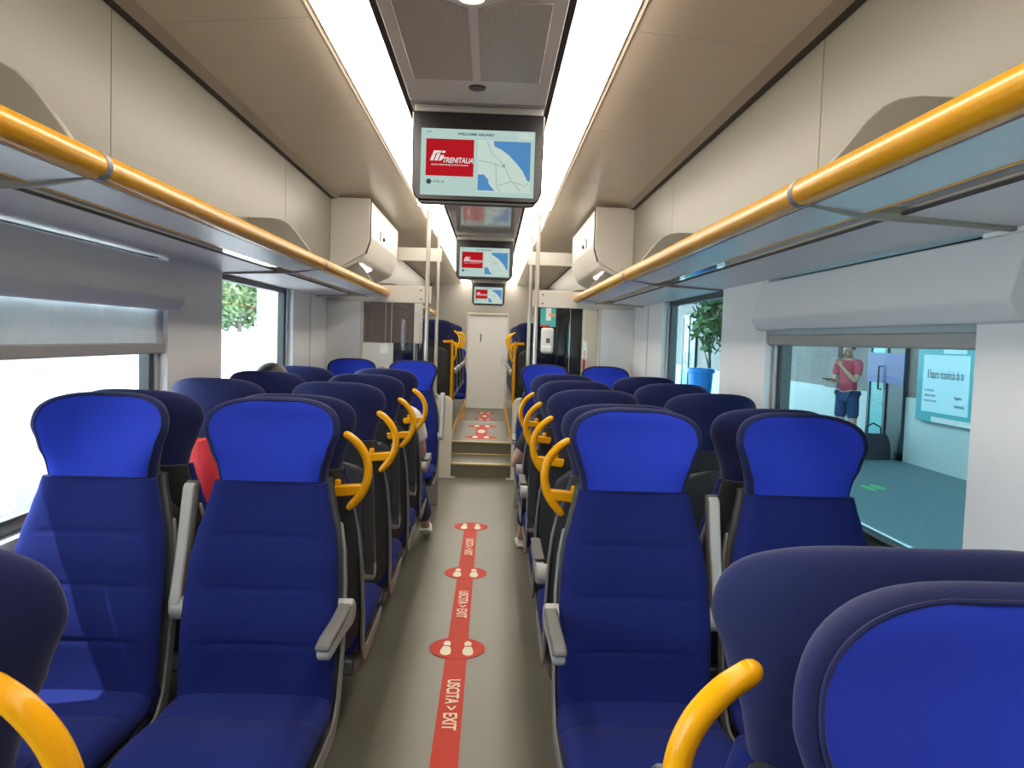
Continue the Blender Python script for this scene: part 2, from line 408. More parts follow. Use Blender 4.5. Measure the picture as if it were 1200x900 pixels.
# ------------------------------------------------------------------ luggage racks
def rack(sgn, y0, y1, brackets, label):
    o = thing('luggage_rack', label, 'luggage rack', (sgn*.85, (y0+y1)/2, 1.90), 0, 'luggage racks')
    L0, L1 = y0-(y0+y1)/2, y1-(y0+y1)/2
    X = lambda x: sgn*(x-.85)
    bands = [br-(y0+y1)/2 for br in brackets]
    MB().tube([(0, L0, .0), (0, L1-.02, .0), (0, L1, 0)], [.034, .034, .022], n=24).build('yellow_rail', M['yellow'], o)
    for y in bands:
        MB().tube([(0, y-.013, 0), (0, y+.013, 0)], .0352, n=24).build('rail_band', M['band'], o)
        pts = [(X(.86), -.03), (X(.87), .01), (X(.92), .085), (X(.99), .175), (X(1.03), .212), (X(1.07), .232), (X(1.12), .24), (X(1.249), .24), (X(1.249), -.03), (X(1.379), -.03), (X(1.379), -.075), (X(1.20), -.065), (X(1.0), -.058)]
        MB().prism(pts, 'y', y-.012, y+.012).build('bracket', M['bracket'], o, bevel=.004)
    MB().prism([(X(.872), -.030), (X(1.0), -.046), (X(1.0), -.034), (X(.872), -.014)], 'y', L0, L1).build('aluminium_lip', M['alu'], o, bevel=.002)
    MB().prism([(X(1.0), -.046), (X(1.010), -.047), (X(1.010), -.034), (X(1.0), -.033)], 'y', L0, L1).build('yellow_edge', M['yellow'], o)
    MB().box(X(1.010), X(1.25), L0, L1, -.044, -.034).build('shelf', M['shelf_mat'], o)
    return o
M['shelf_mat'] = glass_mat('smoked_glass_shelf', (0.86, 0.84, 0.78), 0.9, .05)
rack(-1, YB+.05, 7.17, (-.55, 1.95, 4.45, 6.75), 'long yellow-railed luggage rack along the left wall, nearer carriage')
rack(1, YB+.05, 7.17, (-.55, 1.95, 4.45, 6.75), 'long yellow-railed luggage rack along the right wall, nearer carriage')
rack(-1, 9.3, 13.6, (9.6, 11.6, 13.3), 'distant luggage rack over the raised seats on the left')
rack(1, 9.3, 13.6, (9.6, 11.6, 13.3), 'distant luggage rack over the raised seats on the right')
# duct cover under the rack along the wall
for sgn in (-1, 1):
    trim(MB().box(sgn*1.088, sgn*1.10, YB, 7.0, 1.853, 1.862), M['seam'])
    trim(MB().prism([(sgn*1.10, 1.862), (sgn*1.10, 1.853), (sgn*1.205, 1.846), (sgn*1.381, 1.835), (sgn*1.381, 1.862)], 'y', YB, 7.0), M['valance'], .003)

# ------------------------------------------------------------------ blinds
def blind(sgn, drop_z, label):
    y0, y1 = 1.86, 3.74
    o = thing('window_blind', label, 'blind', (sgn*1.38, (y0+y1)/2, 1.60))
    a, c = y0-(y0+y1)/2, y1-(y0+y1)/2
    X = lambda x: sgn*(x-1.38)
    MB().prism([(X(1.379), .222), (X(1.36), .219), (X(1.315), .06), (X(1.318), .045), (X(1.345), .0), (X(1.379), .0)], 'y', a, c).build('valance', M['valance'], o, bevel=.006)
    z = drop_z-1.60
    ya, yc = 2.085-(y0+y1)/2, 3.695-(y0+y1)/2
    if z < -.12:
        vs = []; nn = 46
        f = MB(); rings = []
        for k in range(nn+1):
            yy = ya+(yc-ya)*k/nn; xx = 1.40+.003*math.sin(k*1.9)+.002*math.sin(k*.7)
            rings.append([(X(xx), yy, .01), (X(xx), yy, z+.03), (X(xx+.003), yy, z+.03), (X(xx+.003), yy, .01)])
        f.loft(rings).build('blind_cloth', M['blind'], o)
    else:
        MB().box(X(1.40), X(1.404), ya, yc, z+.02, .01).build('blind_cloth', M['blind'], o)
    MB().box(X(1.388), X(1.412), ya, yc, z, z+.048).build('bottom_bar', M['ltgrey'], o, bevel=.006)
    return o
blind(-1, 1.405, 'grey pleated window blind part lowered over the near left window')
blind(1, 1.532, 'nearly closed-up window blind with grey cassette on the right wall')

# ------------------------------------------------------------------ seats
REC = 0.225
def ysh(z): return (z-.47)*REC
WT = [(.40, .226), (.55, .230), (.72, .229), (.82, .223), (.90, .212), (.97, .193), (1.03, .178), (1.06, .172)]
ZC, ZT = 1.215, 1.315
def head_w(z):
    if z <= ZC: 
        return interp([(1.05, .163), (1.10, .170), (1.16, .188), (ZC, .207)], z)
    s = (z-ZC)/(ZT-ZC); return .207*max(0, 1-s**3.0)**(1/3.0)
def ring(z, w, h0, wing, yc, N=15, p=2.3, endp=6, front=1.0, groove=None):
    us = [math.sin(PI/2*(-1+2*k/(N-1))) for k in range(N)]
    fr, re = [], []
    for u in us:
        c = -wing*abs(u)**p; h = h0*max(0, 1-abs(u)**endp)**.5
        g = groove(u, z) if groove else 0
        fr.append((w*u, yc+c-h*front+g, z)); re.append((w*u, yc+c+h, z))
    return fr + re[-2:0:-1]
def torso_mesh():
    rings = []
    def gr(u, z):
        if abs(u) > .78: return 0
        d = 0
        for z0 in (.60, .755, .905): d = max(d, math.exp(-((z-z0)/.005)**2))
        return .005*d*min(1, (.78-abs(u))*12)
    zs = [.40+.0075*k for k in range(89)]
    for z in zs:
        bulge = -.018*math.exp(-((z-.66)/.11)**2) - .010*math.exp(-((z-.83)/.06)**2)
        h = .052 if z < .95 else .052-.010*(z-.95)/.11
        rings.append(ring(z, interp(WT, z), h, .030, ysh(z)+.05+bulge, groove=gr, N=19))
    return MB().loft(rings)
def head_y(z): return ysh(z)+.055
HW = .207
def head_param(z):
    s = max(0, (z-ZC)/(ZT-ZC))
    wing = .064*smoothstep(1.03, 1.17, z)+.012
    h0 = (.052-.022*smoothstep(1.08, 1.30, z))*max(0, 1-s**5)**.5
    lean = -.010*smoothstep(.2, 1, s)
    return wing, h0, lean
def head_front(x, z, off=0.0):
    wing, h0, lean = head_param(z); w = head_w(z); u = min(1, abs(x)/max(w, 1e-4))
    return head_y(z)+lean - wing*(abs(x)/HW)**2.3 - h0*max(0, 1-u**6)**.5 - off
def headrest_mesh():
    rings = []; N = 23
    zs = [1.058+(ZC-1.058)*k/14 for k in range(15)] + [ZC+(ZT-ZC)*s for s in (.1, .2, .3, .4, .5, .6, .68, .75, .81, .86, .9, .935, .96, .98, .992, .998)]
    us = [math.sin(PI/2*(-1+2*k/(N-1))) for k in range(N)]
    for z in zs:
        wing, h0, lean = head_param(z); w = head_w(z); fr, re = [], []
        for u in us:
            x = w*u; c = head_y(z)+lean - wing*(abs(x)/HW)**2.3; h = h0*max(0, 1-abs(u)**6)**.5
            fr.append((x, c-h, z)); re.append((x, c+h, z))
        rings.append(fr+re[-2:0:-1])
    return MB().loft(rings)
def panel_border():
    # half-width fraction and z range of the front panel
    z0, z1 = 1.064, 1.305
    rows = []
    for k in range(33):
        z = z0+(z1-z0)*math.sin(PI/2*k/32)
        w = head_w(z) - .017 if z < ZC else None
        if z >= ZC:
            s = (z-ZC)/(z1+.0006-ZC); w = (.207-.017)*max(0, 1-s**3.0)**(1/3.0)
        rows.append((z, w))
    return rows
def panel_mesh():
    rows = panel_border(); N = 17; f = []; bk = []
    g = []
    for z, w in rows:
        W_ = head_w(z); line = []
        for k in range(N):
            x = w*math.sin(PI/2*(-1+2*k/(N-1))); line.append((x, head_front(x, z, .0035), z))
        g.append(line)
    m = MB(); vs = [p for l in g for p in l]; nv = len(vs)
    vb = [(p[0]*1.0, p[1]+.008, p[2]) for p in vs]
    fs = []
    R = len(g)
    for i in range(R-1):
        for j in range(N-1):
            a, b_, c, d = i*N+j, i*N+j+1, (i+1)*N+j+1, (i+1)*N+j
            fs.append((a, b_, c, d)); fs.append((nv+d, nv+c, nv+b_, nv+a))
    bd = [j for j in range(N)] + [i*N+N-1 for i in range(1, R)] + [(R-1)*N+j for j in range(N-2, -1, -1)] + [i*N for i in range(R-2, 0, -1)]
    for i in range(len(bd)):
        a, b_ = bd[i], bd[(i+1) % len(bd)]; fs.append((b_, a, nv+a, nv+b_))
    m.add(vs+vb, fs); return m
def piping_mesh():
    rows = panel_border(); path = []
    for z, w in rows: path.append((-w, head_front(w, z, .003), z))
    for z, w in reversed(rows): path.append((w, head_front(w, z, .003), z))
    return MB().tube(path, .0028, n=6)
def shell_mesh():
    rings = []
    for k in range(40):
        z = .30+.765*k/39
        w = interp(WT, max(z, .40))+.006 - (.03*(.40-z)/.1 if z < .40 else 0)
        h = .024
        rings.append(ring(z, w, h, .028, ysh(z)+.05+.060, N=17, endp=10))
    return MB().loft(rings)
def back_panel_mesh():
    rings = []
    for k in range(24):
        s = k/23; z = .52+.46*s
        w = .165*(1 if s < .75 else max(.02, 1-((s-.75)/.25)**2.4)**(1/2.4))*(.92+.08*min(1, s*4)) 
        w = min(w, interp(WT, z)-.03); w = max(w, .03)
        rings.append(ring(z, w, .010, .010, ysh(z)+.137, N=11, endp=10))
    return MB().loft(rings)
def cushion_mesh():
    rings = []
    prof = []
    ys = [.10, .06, .0, -.06, -.12, -.155, -.16, -.165, -.22, -.28, -.34, -.39, -.42, -.445, -.46, -.468, -.471]
    for y in ys:
        top = .470-.016*math.exp(-((y+.10)/.10)**2)+.016*smoothstep(-.1, -.34, y)*1.0
        bot = .375
        w = .236 if y < 0 else .225
        e = max(0, (-y-.36)/.111); 
        if e > 0:
            k = (1-min(1, e)**2.2)**(1/2.2); mid = .425
            top = mid+(top-mid)*max(.12, k); bot = mid-(mid-bot)*max(.12, k); w = w-.012*e**3
        if abs(y+.16) < .003: top -= .004
        loop = []
        n = 13
        for j in range(n):
            u = math.sin(PI/2*(-1+2*j/(n-1)))
            zt = top + .010*abs(u)**2.5 - (top-bot)*.5*(1-max(0, 1-abs(u)**8)**.5)
            loop.append((w*u, y, zt))
        for j in range(n-2, 0, -1):
            u = math.sin(PI/2*(-1+2*j/(n-1))); loop.append((w*u*.97, y, bot + (top-bot)*.5*(1-max(0, 1-abs(u)**8)**.5)))
        rings.append(loop)
    return MB().loft(rings)
def side_trim_mesh(s):
    # a light L: down the side of the back and forward under the cushion
    P = [(.94, ), ]
    path = [(s*(interp(WT, z)+.006), ysh(z)+.085, z) for z in (.93, .85, .76, .66, .56, .47, .42)] 
    path += [(s*.231, .045, .375), (s*.231, .01, .352), (s*.231, -.06, .345), (s*.231, -.2, .350), (s*.231, -.36, .362), (s*.231, -.43, .372)]
    r_ = [.006, .011, .014, .016, .018, .020, .021, .023, .023, .021, .018, .014, .007]
    rings = []; pv = [Vector(p) for p in path]
    for i, p in enumerate(pv):
        tt = (pv[min(i+1, len(pv)-1)]-pv[max(i-1, 0)]); tt.x = 0; tt.normalize()
        nn = Vector((0, -tt.z, tt.y)); ww = r_[i]*1.25; tx = .005
        rings.append([tuple(p+nn*ww+Vector((tx, 0, 0))), tuple(p+nn*ww-Vector((tx, 0, 0))), tuple(p-nn*ww-Vector((tx, 0, 0))), tuple(p-nn*ww+Vector((tx, 0, 0)))])
    return MB().loft(rings)
def base_mesh():
    m = MB()
    m.prism([(-.42, .378), (.14, .378), (.17, .33), (.05, .30), (-.36, .335)], 'x', -.215, .215)
    return m
def leg_mesh():
    m = MB(); rings = []
    for z, a, c, w in ((.0, -.30, .12, .035), (.03, -.30, .12, .035), (.05, -.26, .09, .03), (.16, -.14, .05, .026), (.26, -.10, .06, .028), (.345, -.16, .10, .04)):
        rings.append([(-w, a, z), (w, a, z), (w, c, z), (-w, c, z)])
    return m.loft(rings)
ME = {}
def arm_meshes(s, up):
    """armrest on side s; returns (arm body, pad, pivot)"""
    x = s*.256
    piv = MB().tube([(x-s*.034, .085, .685), (x+s*.012, .085, .685)], .036, n=20)
    piv.tube([(x+s*.012, .085, .685), (x+s*.018, .085, .685)], [.036, .026], n=20)
    pts = [(.10, .655), (.11, .70), (.085, .722), (.03, .712), (-.10, .706), (-.25, .712), (-.285, .705), (-.287, .690), (-.27, .676), (-.10, .668), (.02, .655), (.07, .648)]
    pad = [(.02, .712), (.035, .726), (-.10, .722), (-.25, .728), (-.292, .722), (-.297, .708), (-.25, .711), (-.10, .705)]
    body = MB().prism(pts, 'x', x-.017, x+.017); padm = MB().prism(pad, 'x', x-.020, x+.020)
    if up:
        c = Vector((0, .085, .685)); R = Matrix.Rotation(math.radians(-103), 3, 'X')
        for mm in (body, padm):
            mm.v = [tuple(R @ (Vector(p)-Vector((0, c.y, c.z))) + Vector((0, c.y, c.z))) for p in mm.v]
    return body, padm, piv
def handle_mesh(s):
    """curved yellow grab handle behind the back on side s (local: seat faces -Y)"""
    pts = [(.195, 1.185), (.222, 1.165), (.247, 1.135), (.262, 1.10), (.266, 1.06), (.258, 1.02), (.238, .982), (.212, .950), (.200, .938)]
    rad = [.0155, .0165, .017, .017, .017, .018, .019, .016, .009]
    y = ysh(1.03)+.125
    # refine
    path, rr = [], []
    def cr(a, b_, c, d, f): return .5*(2*b_+(c-a)*f+(2*a-5*b_+4*c-d)*f*f+(3*b_-a-3*c+d)*f**3)
    n_ = len(pts)
    for i in range(n_-1):
        q = [pts[max(i-1, 0)], pts[i], pts[i+1], pts[min(i+2, n_-1)]]
        for k in range(5):
            f = k/5; path.append((s*cr(q[0][0], q[1][0], q[2][0], q[3][0], f), y, cr(q[0][1], q[1][1], q[2][1], q[3][1], f))); rr.append(rad[i]+(rad[i+1]-rad[i])*f)
    path.append((s*pts[-1][0], y, pts[-1][1])); rr.append(rad[-1])
    p0, d0 = Vector(path[0]), (Vector(path[0])-Vector(path[1])).normalized()
    tip = [tuple(p0+d0*rad[0]*t_) for t_ in (.95, .75, .4)]
    path = tip+path; rr = [rad[0]*.25, rad[0]*.66, rad[0]*.92]+rr
    m = MB().tube(path, rr, n=14, flat=(1.0, .85))
    return m
def handle_block(s):
    y = ysh(1.03)+.125; m = MB()
    m.prism([(s*.13, 1.012), (s*.245, 1.022), (s*.252, .990), (s*.14, .978), (s*.132, .99)], 'y', y-.028, y+.014)
    m.tube([(s*.165, y-.006, 1.005), (s*.165, y-.006, 1.036)], [.012, .010], n=12)
    return m
SEATS = {}
def make_seat(kind):
    """kind: arm state for the two sides and handle side, e.g. dict(arm_l='down', arm_r='up', handle=1)"""
    o = thing('train_seat', '', 'seat')
    def part(key, name, fn, m, parent, **kw):
        if key not in ME: 
            ob = fn().build(name, m, parent, **kw); ME[key] = ob.data; ME[key+'_bev'] = [(md.width, md.segments) for md in ob.modifiers]
        else:
            ob = bpy.data.objects.new(name, ME[key]); C.objects.link(ob); ob.parent = parent
            for w_, sg in ME[key+'_bev']:
                bv = ob.modifiers.new('bevel', 'BEVEL'); bv.width = w_; bv.segments = sg; bv.limit_method = 'ANGLE'; bv.angle_limit = math.radians(35)
        return ob
    part('torso', 'backrest', torso_mesh, M['fabric'], o)
    h = part('head', 'headrest', headrest_mesh, M['rim'], o, ang=60)
    part('panel', 'headrest_panel', panel_mesh, M['panel'], h)
    part('pipe', 'piping', piping_mesh, M['rim'], h)
    part('cush', 'cushion', cushion_mesh, M['fabric'], o, ang=60)
    sh = part('shell', 'back_shell', shell_mesh, M['shell'], o)
    part('bpan', 'shell_panel', back_panel_mesh, M['shell2'], sh)
    for s in (-1, 1): part('trim%d' % s, 'side_trim', lambda: side_trim_mesh(s), M['midgrey'], o, bevel=.005)
    part('base', 'base_pan', base_mesh, M['shell'], o, bevel=.01)
    part('leg', 'pedestal_leg', leg_mesh, M['shell2'], o, bevel=.008)
    for s, st in kind.get('arms', ()):
        dk = 'd' if kind.get('dark') and st == 'up' else ''; k = 'arm%d%s%s' % (s, st, dk)
        if k not in SEATS: SEATS[k] = arm_meshes(s, st == 'up')
        bd, pd, pv = SEATS[k]
        a = part(k+'b', 'armrest', lambda: bd, M['shell2'] if kind.get('dark') and st == 'up' else M['ltgrey'], o, bevel=.006)
        part(k+'p', 'armrest_pad', lambda: pd, M['shell2'] if kind.get('dark') and st == 'up' else M['arm'], a, bevel=.006)
        part(k+'v', 'pivot', lambda: pv, M['ltgrey'], a, bevel=.003)
    if kind.get('handle'):
        s = kind['handle']
        hh = part('hand%d' % s, 'grab_handle', lambda: handle_mesh(s), M['yellow'], o)
        part('hblk%d' % s, 'handle_bracket', lambda: handle_block(s), M['yellow'], hh, bevel=.004)
    return o
def place_seat(kind, x, y, z, rz, label, group):
    key = repr(sorted(kind.items()))
    if key in SEATS:
        return dup(SEATS[key], (x, y, z), rz, label, group)
    o = make_seat(kind); SEATS[key] = o
    o.location = (x, y, z); o.rotation_euler = (0, 0, rz); o['label'] = label; o['group'] = group
    return o
# headrest centre sits 0.225 m behind the seat origin for a seat facing the camera
AX, WX = .56, 1.08
HB = .20
rows = {  # name: (headrest depth, facing camera?)
 'A1': (.69, True), 'B1': (.80, False), 'A2': (2.50, True), 'B2': (2.70, False),
 'C': (3.46, False), 'D': (4.22, False), 'E': (4.98, False), 'F': (6.85, True)}
desc = {
 'A1': 'nearest row, facing the camera', 'B1': 'nearest row turned away, cut by the frame',
 'A2': 'first full row facing the camera', 'B2': 'turned away, back to back with the first facing row',
 'C': 'turned away, first row showing its grey shell', 'D': 'turned away, middle of three plain rows',
 'E': 'turned away, last before the facing end row', 'F': 'facing the camera against the partition'}
present = {'A1': [(1, 'aisle')], 'B1': [(-1, 'aisle'), (1, 'aisle')]}
armstate = {('A2', -1): 'down', ('A2', 1): 'down', ('B2', -1): 'up', ('B2', 1): 'down', ('C', -1): 'up', ('C', 1): 'up', ('D', -1): 'up', ('D', 1): 'down',
            ('E', -1): 'down', ('E', 1): 'down', ('F', -1): 'up', ('F', 1): 'down', ('A1', 1): 'down', ('B1', -1): 'up', ('B1', 1): 'up'}
for rname, (d, facing) in rows.items():
    for sgn in (-1, 1):
        for pos in ('aisle', 'window'):
            if rname in present and (sgn, pos) not in present[rname]: continue
            x = sgn*(AX if pos == 'aisle' else WX)
            if rname in ('A1', 'B1'): x = {('A1', 1): .562, ('B1', 1): .575, ('B1', -1): -.538}[(rname, sgn)]; d = {('A1', 1): .665, ('B1', 1): .85, ('B1', -1): .78}[(rname, sgn)]
            # local side pointing to the aisle: facing camera rz=0 -> local +x = world +x
            ls = -sgn if facing else sgn
            y = d-HB if facing else d+HB
            kind = {}
            if pos == 'aisle':
                arms = [(ls, armstate[(rname, sgn)])]
                if rname == 'A2' : arms.append((-ls, 'up'))
                elif rname in ('F',): arms.append((-ls, 'down'))
                kind['arms'] = tuple(arms)
                if not facing: kind['handle'] = ls; kind['dark'] = 1
            side = 'left' if sgn < 0 else 'right'
            place_seat(kind, x, y, 0, 0 if facing else PI, 'blue %s %s seat, %s' % (side, pos, desc[rname]),
                       'seats on the %s of the lower saloon' % side)
# raised seats beyond the steps
def tall_handle(s):
    y = ysh(1.03)+.135
    p = [(s*.19, y, 1.05), (s*.205, y, 1.06), (s*.213, y, 1.03), (s*.215, y, .9), (s*.215, y-.02, .6), (s*.215, y-.05, .32), (s*.215, y-.05, .26)]
    m = MB().tube(p, .018, n=12)
    q = []
    for k in range(13):
        a = PI*k/12; q.append((s*(.213+.05*math.sin(a)), y, .93+.115*math.cos(a)))
    m.tube(q, .013, n=10); m.box(s*.10, s*.215, y-.02, y+.01, 1.035, 1.065)
    return m
kt = {}
for ri, d in enumerate((9.95, 10.9, 12.05, 13.1)):
    for sgn in (-1, 1):
        for pos in ('aisle', 'window'):
            x = sgn*(AX+.04 if pos == 'aisle' else WX)
            lab = 'raised blue %s seat %s of the aisle beyond the steps, %s row' % (pos, 'left' if sgn < 0 else 'right', ('nearest', 'second', 'third', 'farthest')[ri])
            grp = 'raised seats beyond the steps'
            if pos == 'aisle' and ri == 0:
                o = make_seat({'arms': ((sgn, 'down'),)}); tall_handle(sgn).build('grab_pole', M['yellow'], o)
                o.location = (x, d+HB, .42); o.rotation_euler = (0, 0, PI); o['label'] = lab; o['group'] = grp
            else:
                place_seat({'arms': ((sgn, 'down'),), 'handle': sgn} if pos == 'aisle' else {}, x, d+HB, .42, PI, lab, grp)
# far low seats beyond the raised ones
for sgn in (-1,):
    for pos, x in (('aisle', -.60),):
        place_seat({}, x, 15.2, 0, 0, 'distant blue seat at the far end, facing the camera left of the door', 'far seats')
# platforms carrying the raised seats
for sgn in (-1, 1):
    o = thing('seat_platform', 'raised floor podium with yellow kick plate under the far %s seats' % ('left' if sgn < 0 else 'right'), 'platform', (sgn*.86, 10.5, .30))
    MB().box(-.50, .50, YS2+.02-10.5, YD-10.5, 0, .119).box(-.50, .50, YD+.002-10.5, 14.3-10.5, -.299, .119).build('podium', M['floor'], o, bevel=.006)
    MB().box(-sgn*.515, -sgn*.501, YS2+.02-10.5, YD-10.5, 0, .122).box(-sgn*.515, -sgn*.501, YD+.002-10.5, 14.3-10.5, -.299, .122).build('kick_plate', M['yellow'], o, bevel=.003)

# ------------------------------------------------------------------ cabinets under the ceiling
for sgn in (-1, 1):
    side = 'left' if sgn < 0 else 'right'
    o = thing('ceiling_cabinet', 'cream wall cabinet with slanted lamp underside, %s end of the rack' % side, 'cabinet', (sgn*1.25, 6.65, 2.0))
    X = lambda x: sgn*(x-1.25)
    MB().prism([(X(1.25), .635), (X(.93), .635), (X(.93), .30), (X(.965), .19), (X(1.25), .02)], 'y', 0, .02).build('end_panel', M['cream'], o, bevel=.003)
    MB().prism([(X(1.249), .63), (X(.925), .63), (X(.925), .295), (X(.985), .14), (X(1.249), .0)], 'y', .03, 1.9).build('cabinet_body', M['cream'], o, bevel=.02, seg=4)
    MB().prism([(X(1.249), .64), (X(.922), .64), (X(.922), .29), (X(.955), .185), (X(.975), .19), (X(.94), .3), (X(.94), .62), (X(1.249), .62)], 'y', .019, .031).build('dark_gasket', M['seam'], o)
    dl = MB().box(X(.926), X(.9235), .10, 1.8, .33, .60).build('door', M['white'], o)
    MB().box(X(.922), X(.905), .55, .60, .36, .44).build('latch', M['white'], dl, bevel=.004)
    MB().ellipsoid((X(.908), .70, .385), (.012, .018, .02)).build('keyhole', M['black'], dl)
    for k, y in enumerate((.18, .52)):
        n_ = Vector((-sgn*.47, 0, -.88)); 
        pts = []
        MB().prism([(X(1.02), .108), (X(1.12), .056), (X(1.12), .066), (X(1.02), .118)], 'y', y, y+.24).build('lamp', M['spot'], o)

# ------------------------------------------------------------------ partitions
def rounded(pts_w, pts_h, r_, n_=6):
    return None
for sgn in (-1, 1):
    side = 'left' if sgn < 0 else 'right'
    o = thing('glass_partition', 'glass draught screen with cream header behind the %s end seats' % side, 'partition', (sgn*.9, YP, 0))
    X = lambda x: sgn*(x-.9)
    MB().box(X(.49), X(1.379), -.012, .012, 0, .88).build('lower_panel', M['ltgrey'], o, bevel=.004)
    MB().box(X(.345), X(.50), -.018, .018, 0, .80).build('end_panel', M['ltgrey'], o, bevel=.01)
    hd = MB().box(X(.455), X(1.379), -.02, .02, 1.815, 1.965).build('header', M['cream'], o, bevel=.004)
    s_ = MB()
    for z in (1.85, 1.93): s_.ellipsoid((X(.545), -.021, z), (.008, .004, .008), nu=8, nv=5)
    s_.build('screws', M['seam'], hd)
    MB().box(X(.50), X(1.08), -.004, .004, .88, 1.815).build('glass_pane', M['pglass'], o, smooth=False)
    MB().box(X(.80), X(.803), -.006, .006, .88, 1.815).build('pane_joint', M['framelt'], o)
    MB().box(X(1.08), X(1.379), -.02, .02, .88, 1.815).build('solid_panel', M['wall'], o, bevel=.004)
    MB().tube([(X(1.07), 0, .88), (X(1.07), 0, 1.815)], .018, n=12).build('post', M['cream'], o)
    MB().tube([(X(.488), -.03, .0), (X(.488), -.03, 2.638)], .019, n=16).build('pole', M['steel'], o)
    br = []
    for k in range(9):
        a = -1+2*k/8; br.append((X(.489+a*.105), -.03, 2.636+.05*a*a))
    MB().tube(br, .008, n=8).build('pole_bracket', M['steel'], o)
    # second screen by the steps
    o = thing('stair_screen', 'low cream screen with pole beside the steps, %s of the aisle' % side, 'partition', (sgn*.6, 8.60, 0))
    X = lambda x: sgn*(x-.6)
    XE = .345 if sgn > 0 else .30
    pts = [(X(XE), 0), (X(XE), .80)]
    for k in range(1, 7):
        a = PI/2*k/6; pts.append((X(XE+.09*(1-math.cos(a))), .80+.09*math.sin(a)))
    pts += [(X(.80), .89), (X(.80), 0)]
    MB().prism(pts, 'y', -.025, .025).build('cream_board', M['cream'], o, bevel=.006)
    MB().box(X(XE-.045), X(XE+.055), -.06, .06, 0, .012).build('foot_plate', M['ltgrey'], o, bevel=.003)
    MB().box(X(.46), X(.53), -.04, .04, .86, .91).build('pole_socket', M['ltgrey'], o, bevel=.006)
    MB().tube([(X(.495), 0, .90), (X(.495), 0, 2.638)], .019, n=16).build('pole', M['steel'], o)
    br = [(X(.489+(-1+2*k/8)*.105), 0, 2.636+.05*(-1+2*k/8)**2) for k in range(9)]
    MB().tube(br, .008, n=8).build('pole_bracket', M['steel'], o)
    MB().box(X(.46), X(.93), -.02, .02, 2.32, 2.46).build('header', M['cream'], o, bevel=.004)
# vestibule cupboards behind the screens
o = thing('vestibule_cupboard', 'black glossy cupboard behind the right glass screen', 'cupboard', (.85, 8.80, 0))
MB().box(-.30, .24, 0, .30, .02, 1.93).build('cupboard_body', M['blackglass'], o, bevel=.004)
MB().box(-.035, -.03, -.004, .0, .05, 1.90).build('door_gap', M['seam'], o)
MB().box(.242, .42, -.01, .30, .0, 2.0).build('side_column', M['cream'], o, bevel=.02, seg=4)
MB().box(.262, .285, -.013, -.009, 1.14, 1.42).build('red_notice', M['redp'], o)
MB().box(.43, .52, -.2, .30, .0, 1.98).build('door_pocket', M['cream'], o, bevel=.03, seg=4)
o = thing('vestibule_locker', 'dark locker with brown glass top behind the left glass screen', 'cupboard', (-.98, 8.80, 0))
MB().box(-.38, .22, 0, .30, 1.44, 1.93).build('brown_panel', M['brownp'], o, bevel=.004)
MB().box(.222, .29, -.006, .30, 1.44, 1.93).build('white_edge', M['white'], o, bevel=.004)
MB().box(-.09, -.085, -.004, 0, 1.45, 1.92).build('panel_joint', M['framelt'], o)
MB().box(-.38, .0, 0.01, .30, .0, 1.44).build('grey_panel', M['valance'], o, bevel=.004)
MB().box(.0, .22, 0.01, .30, .0, 1.44).build('dark_panel', M['blackglass'], o, bevel=.004)
MB().box(.222, .24, 0.0, .30, .0, 1.44).build('edge_strip', M['framelt'], o)
# sanitiser and poster on the right glass
o = thing('soap_dispenser', 'white hand gel dispenser on the right glass screen', 'dispenser', (.595, YP-.006, 1.52))
MB().box(-.055, .055, -.085, 0, -.115, .115).build('dispenser_body', M['white'], o, bevel=.022, seg=4)
MB().box(-.012, .022, -.089, -.083, -.02, .02).build('window_slot', M['arm'], o)
MB().box(-.045, .045, -.092, -.06, -.105, -.05).build('push_lever', M['white'], o, bevel=.01)
o = thing('sticker', 'teal notice with orange hand and red foot strip above the gel dispenser', 'notice', (.60, YP-.006, 1.73))
MB().box(-.07, .07, -.003, 0, -.085, .085).build('notice_sheet', M['teal'], o)
MB().box(-.02, .025, -.0045, -.003, -.03, .085).build('white_band', M['white'], o)
MB().ellipsoid((.035, -.004, .02), (.035, .002, .014)).build('hand_print', M['orange'], o)
MB().box(-.07, .02, -.0045, -.003, -.085, -.068).build('red_strip', M['redp'], o)

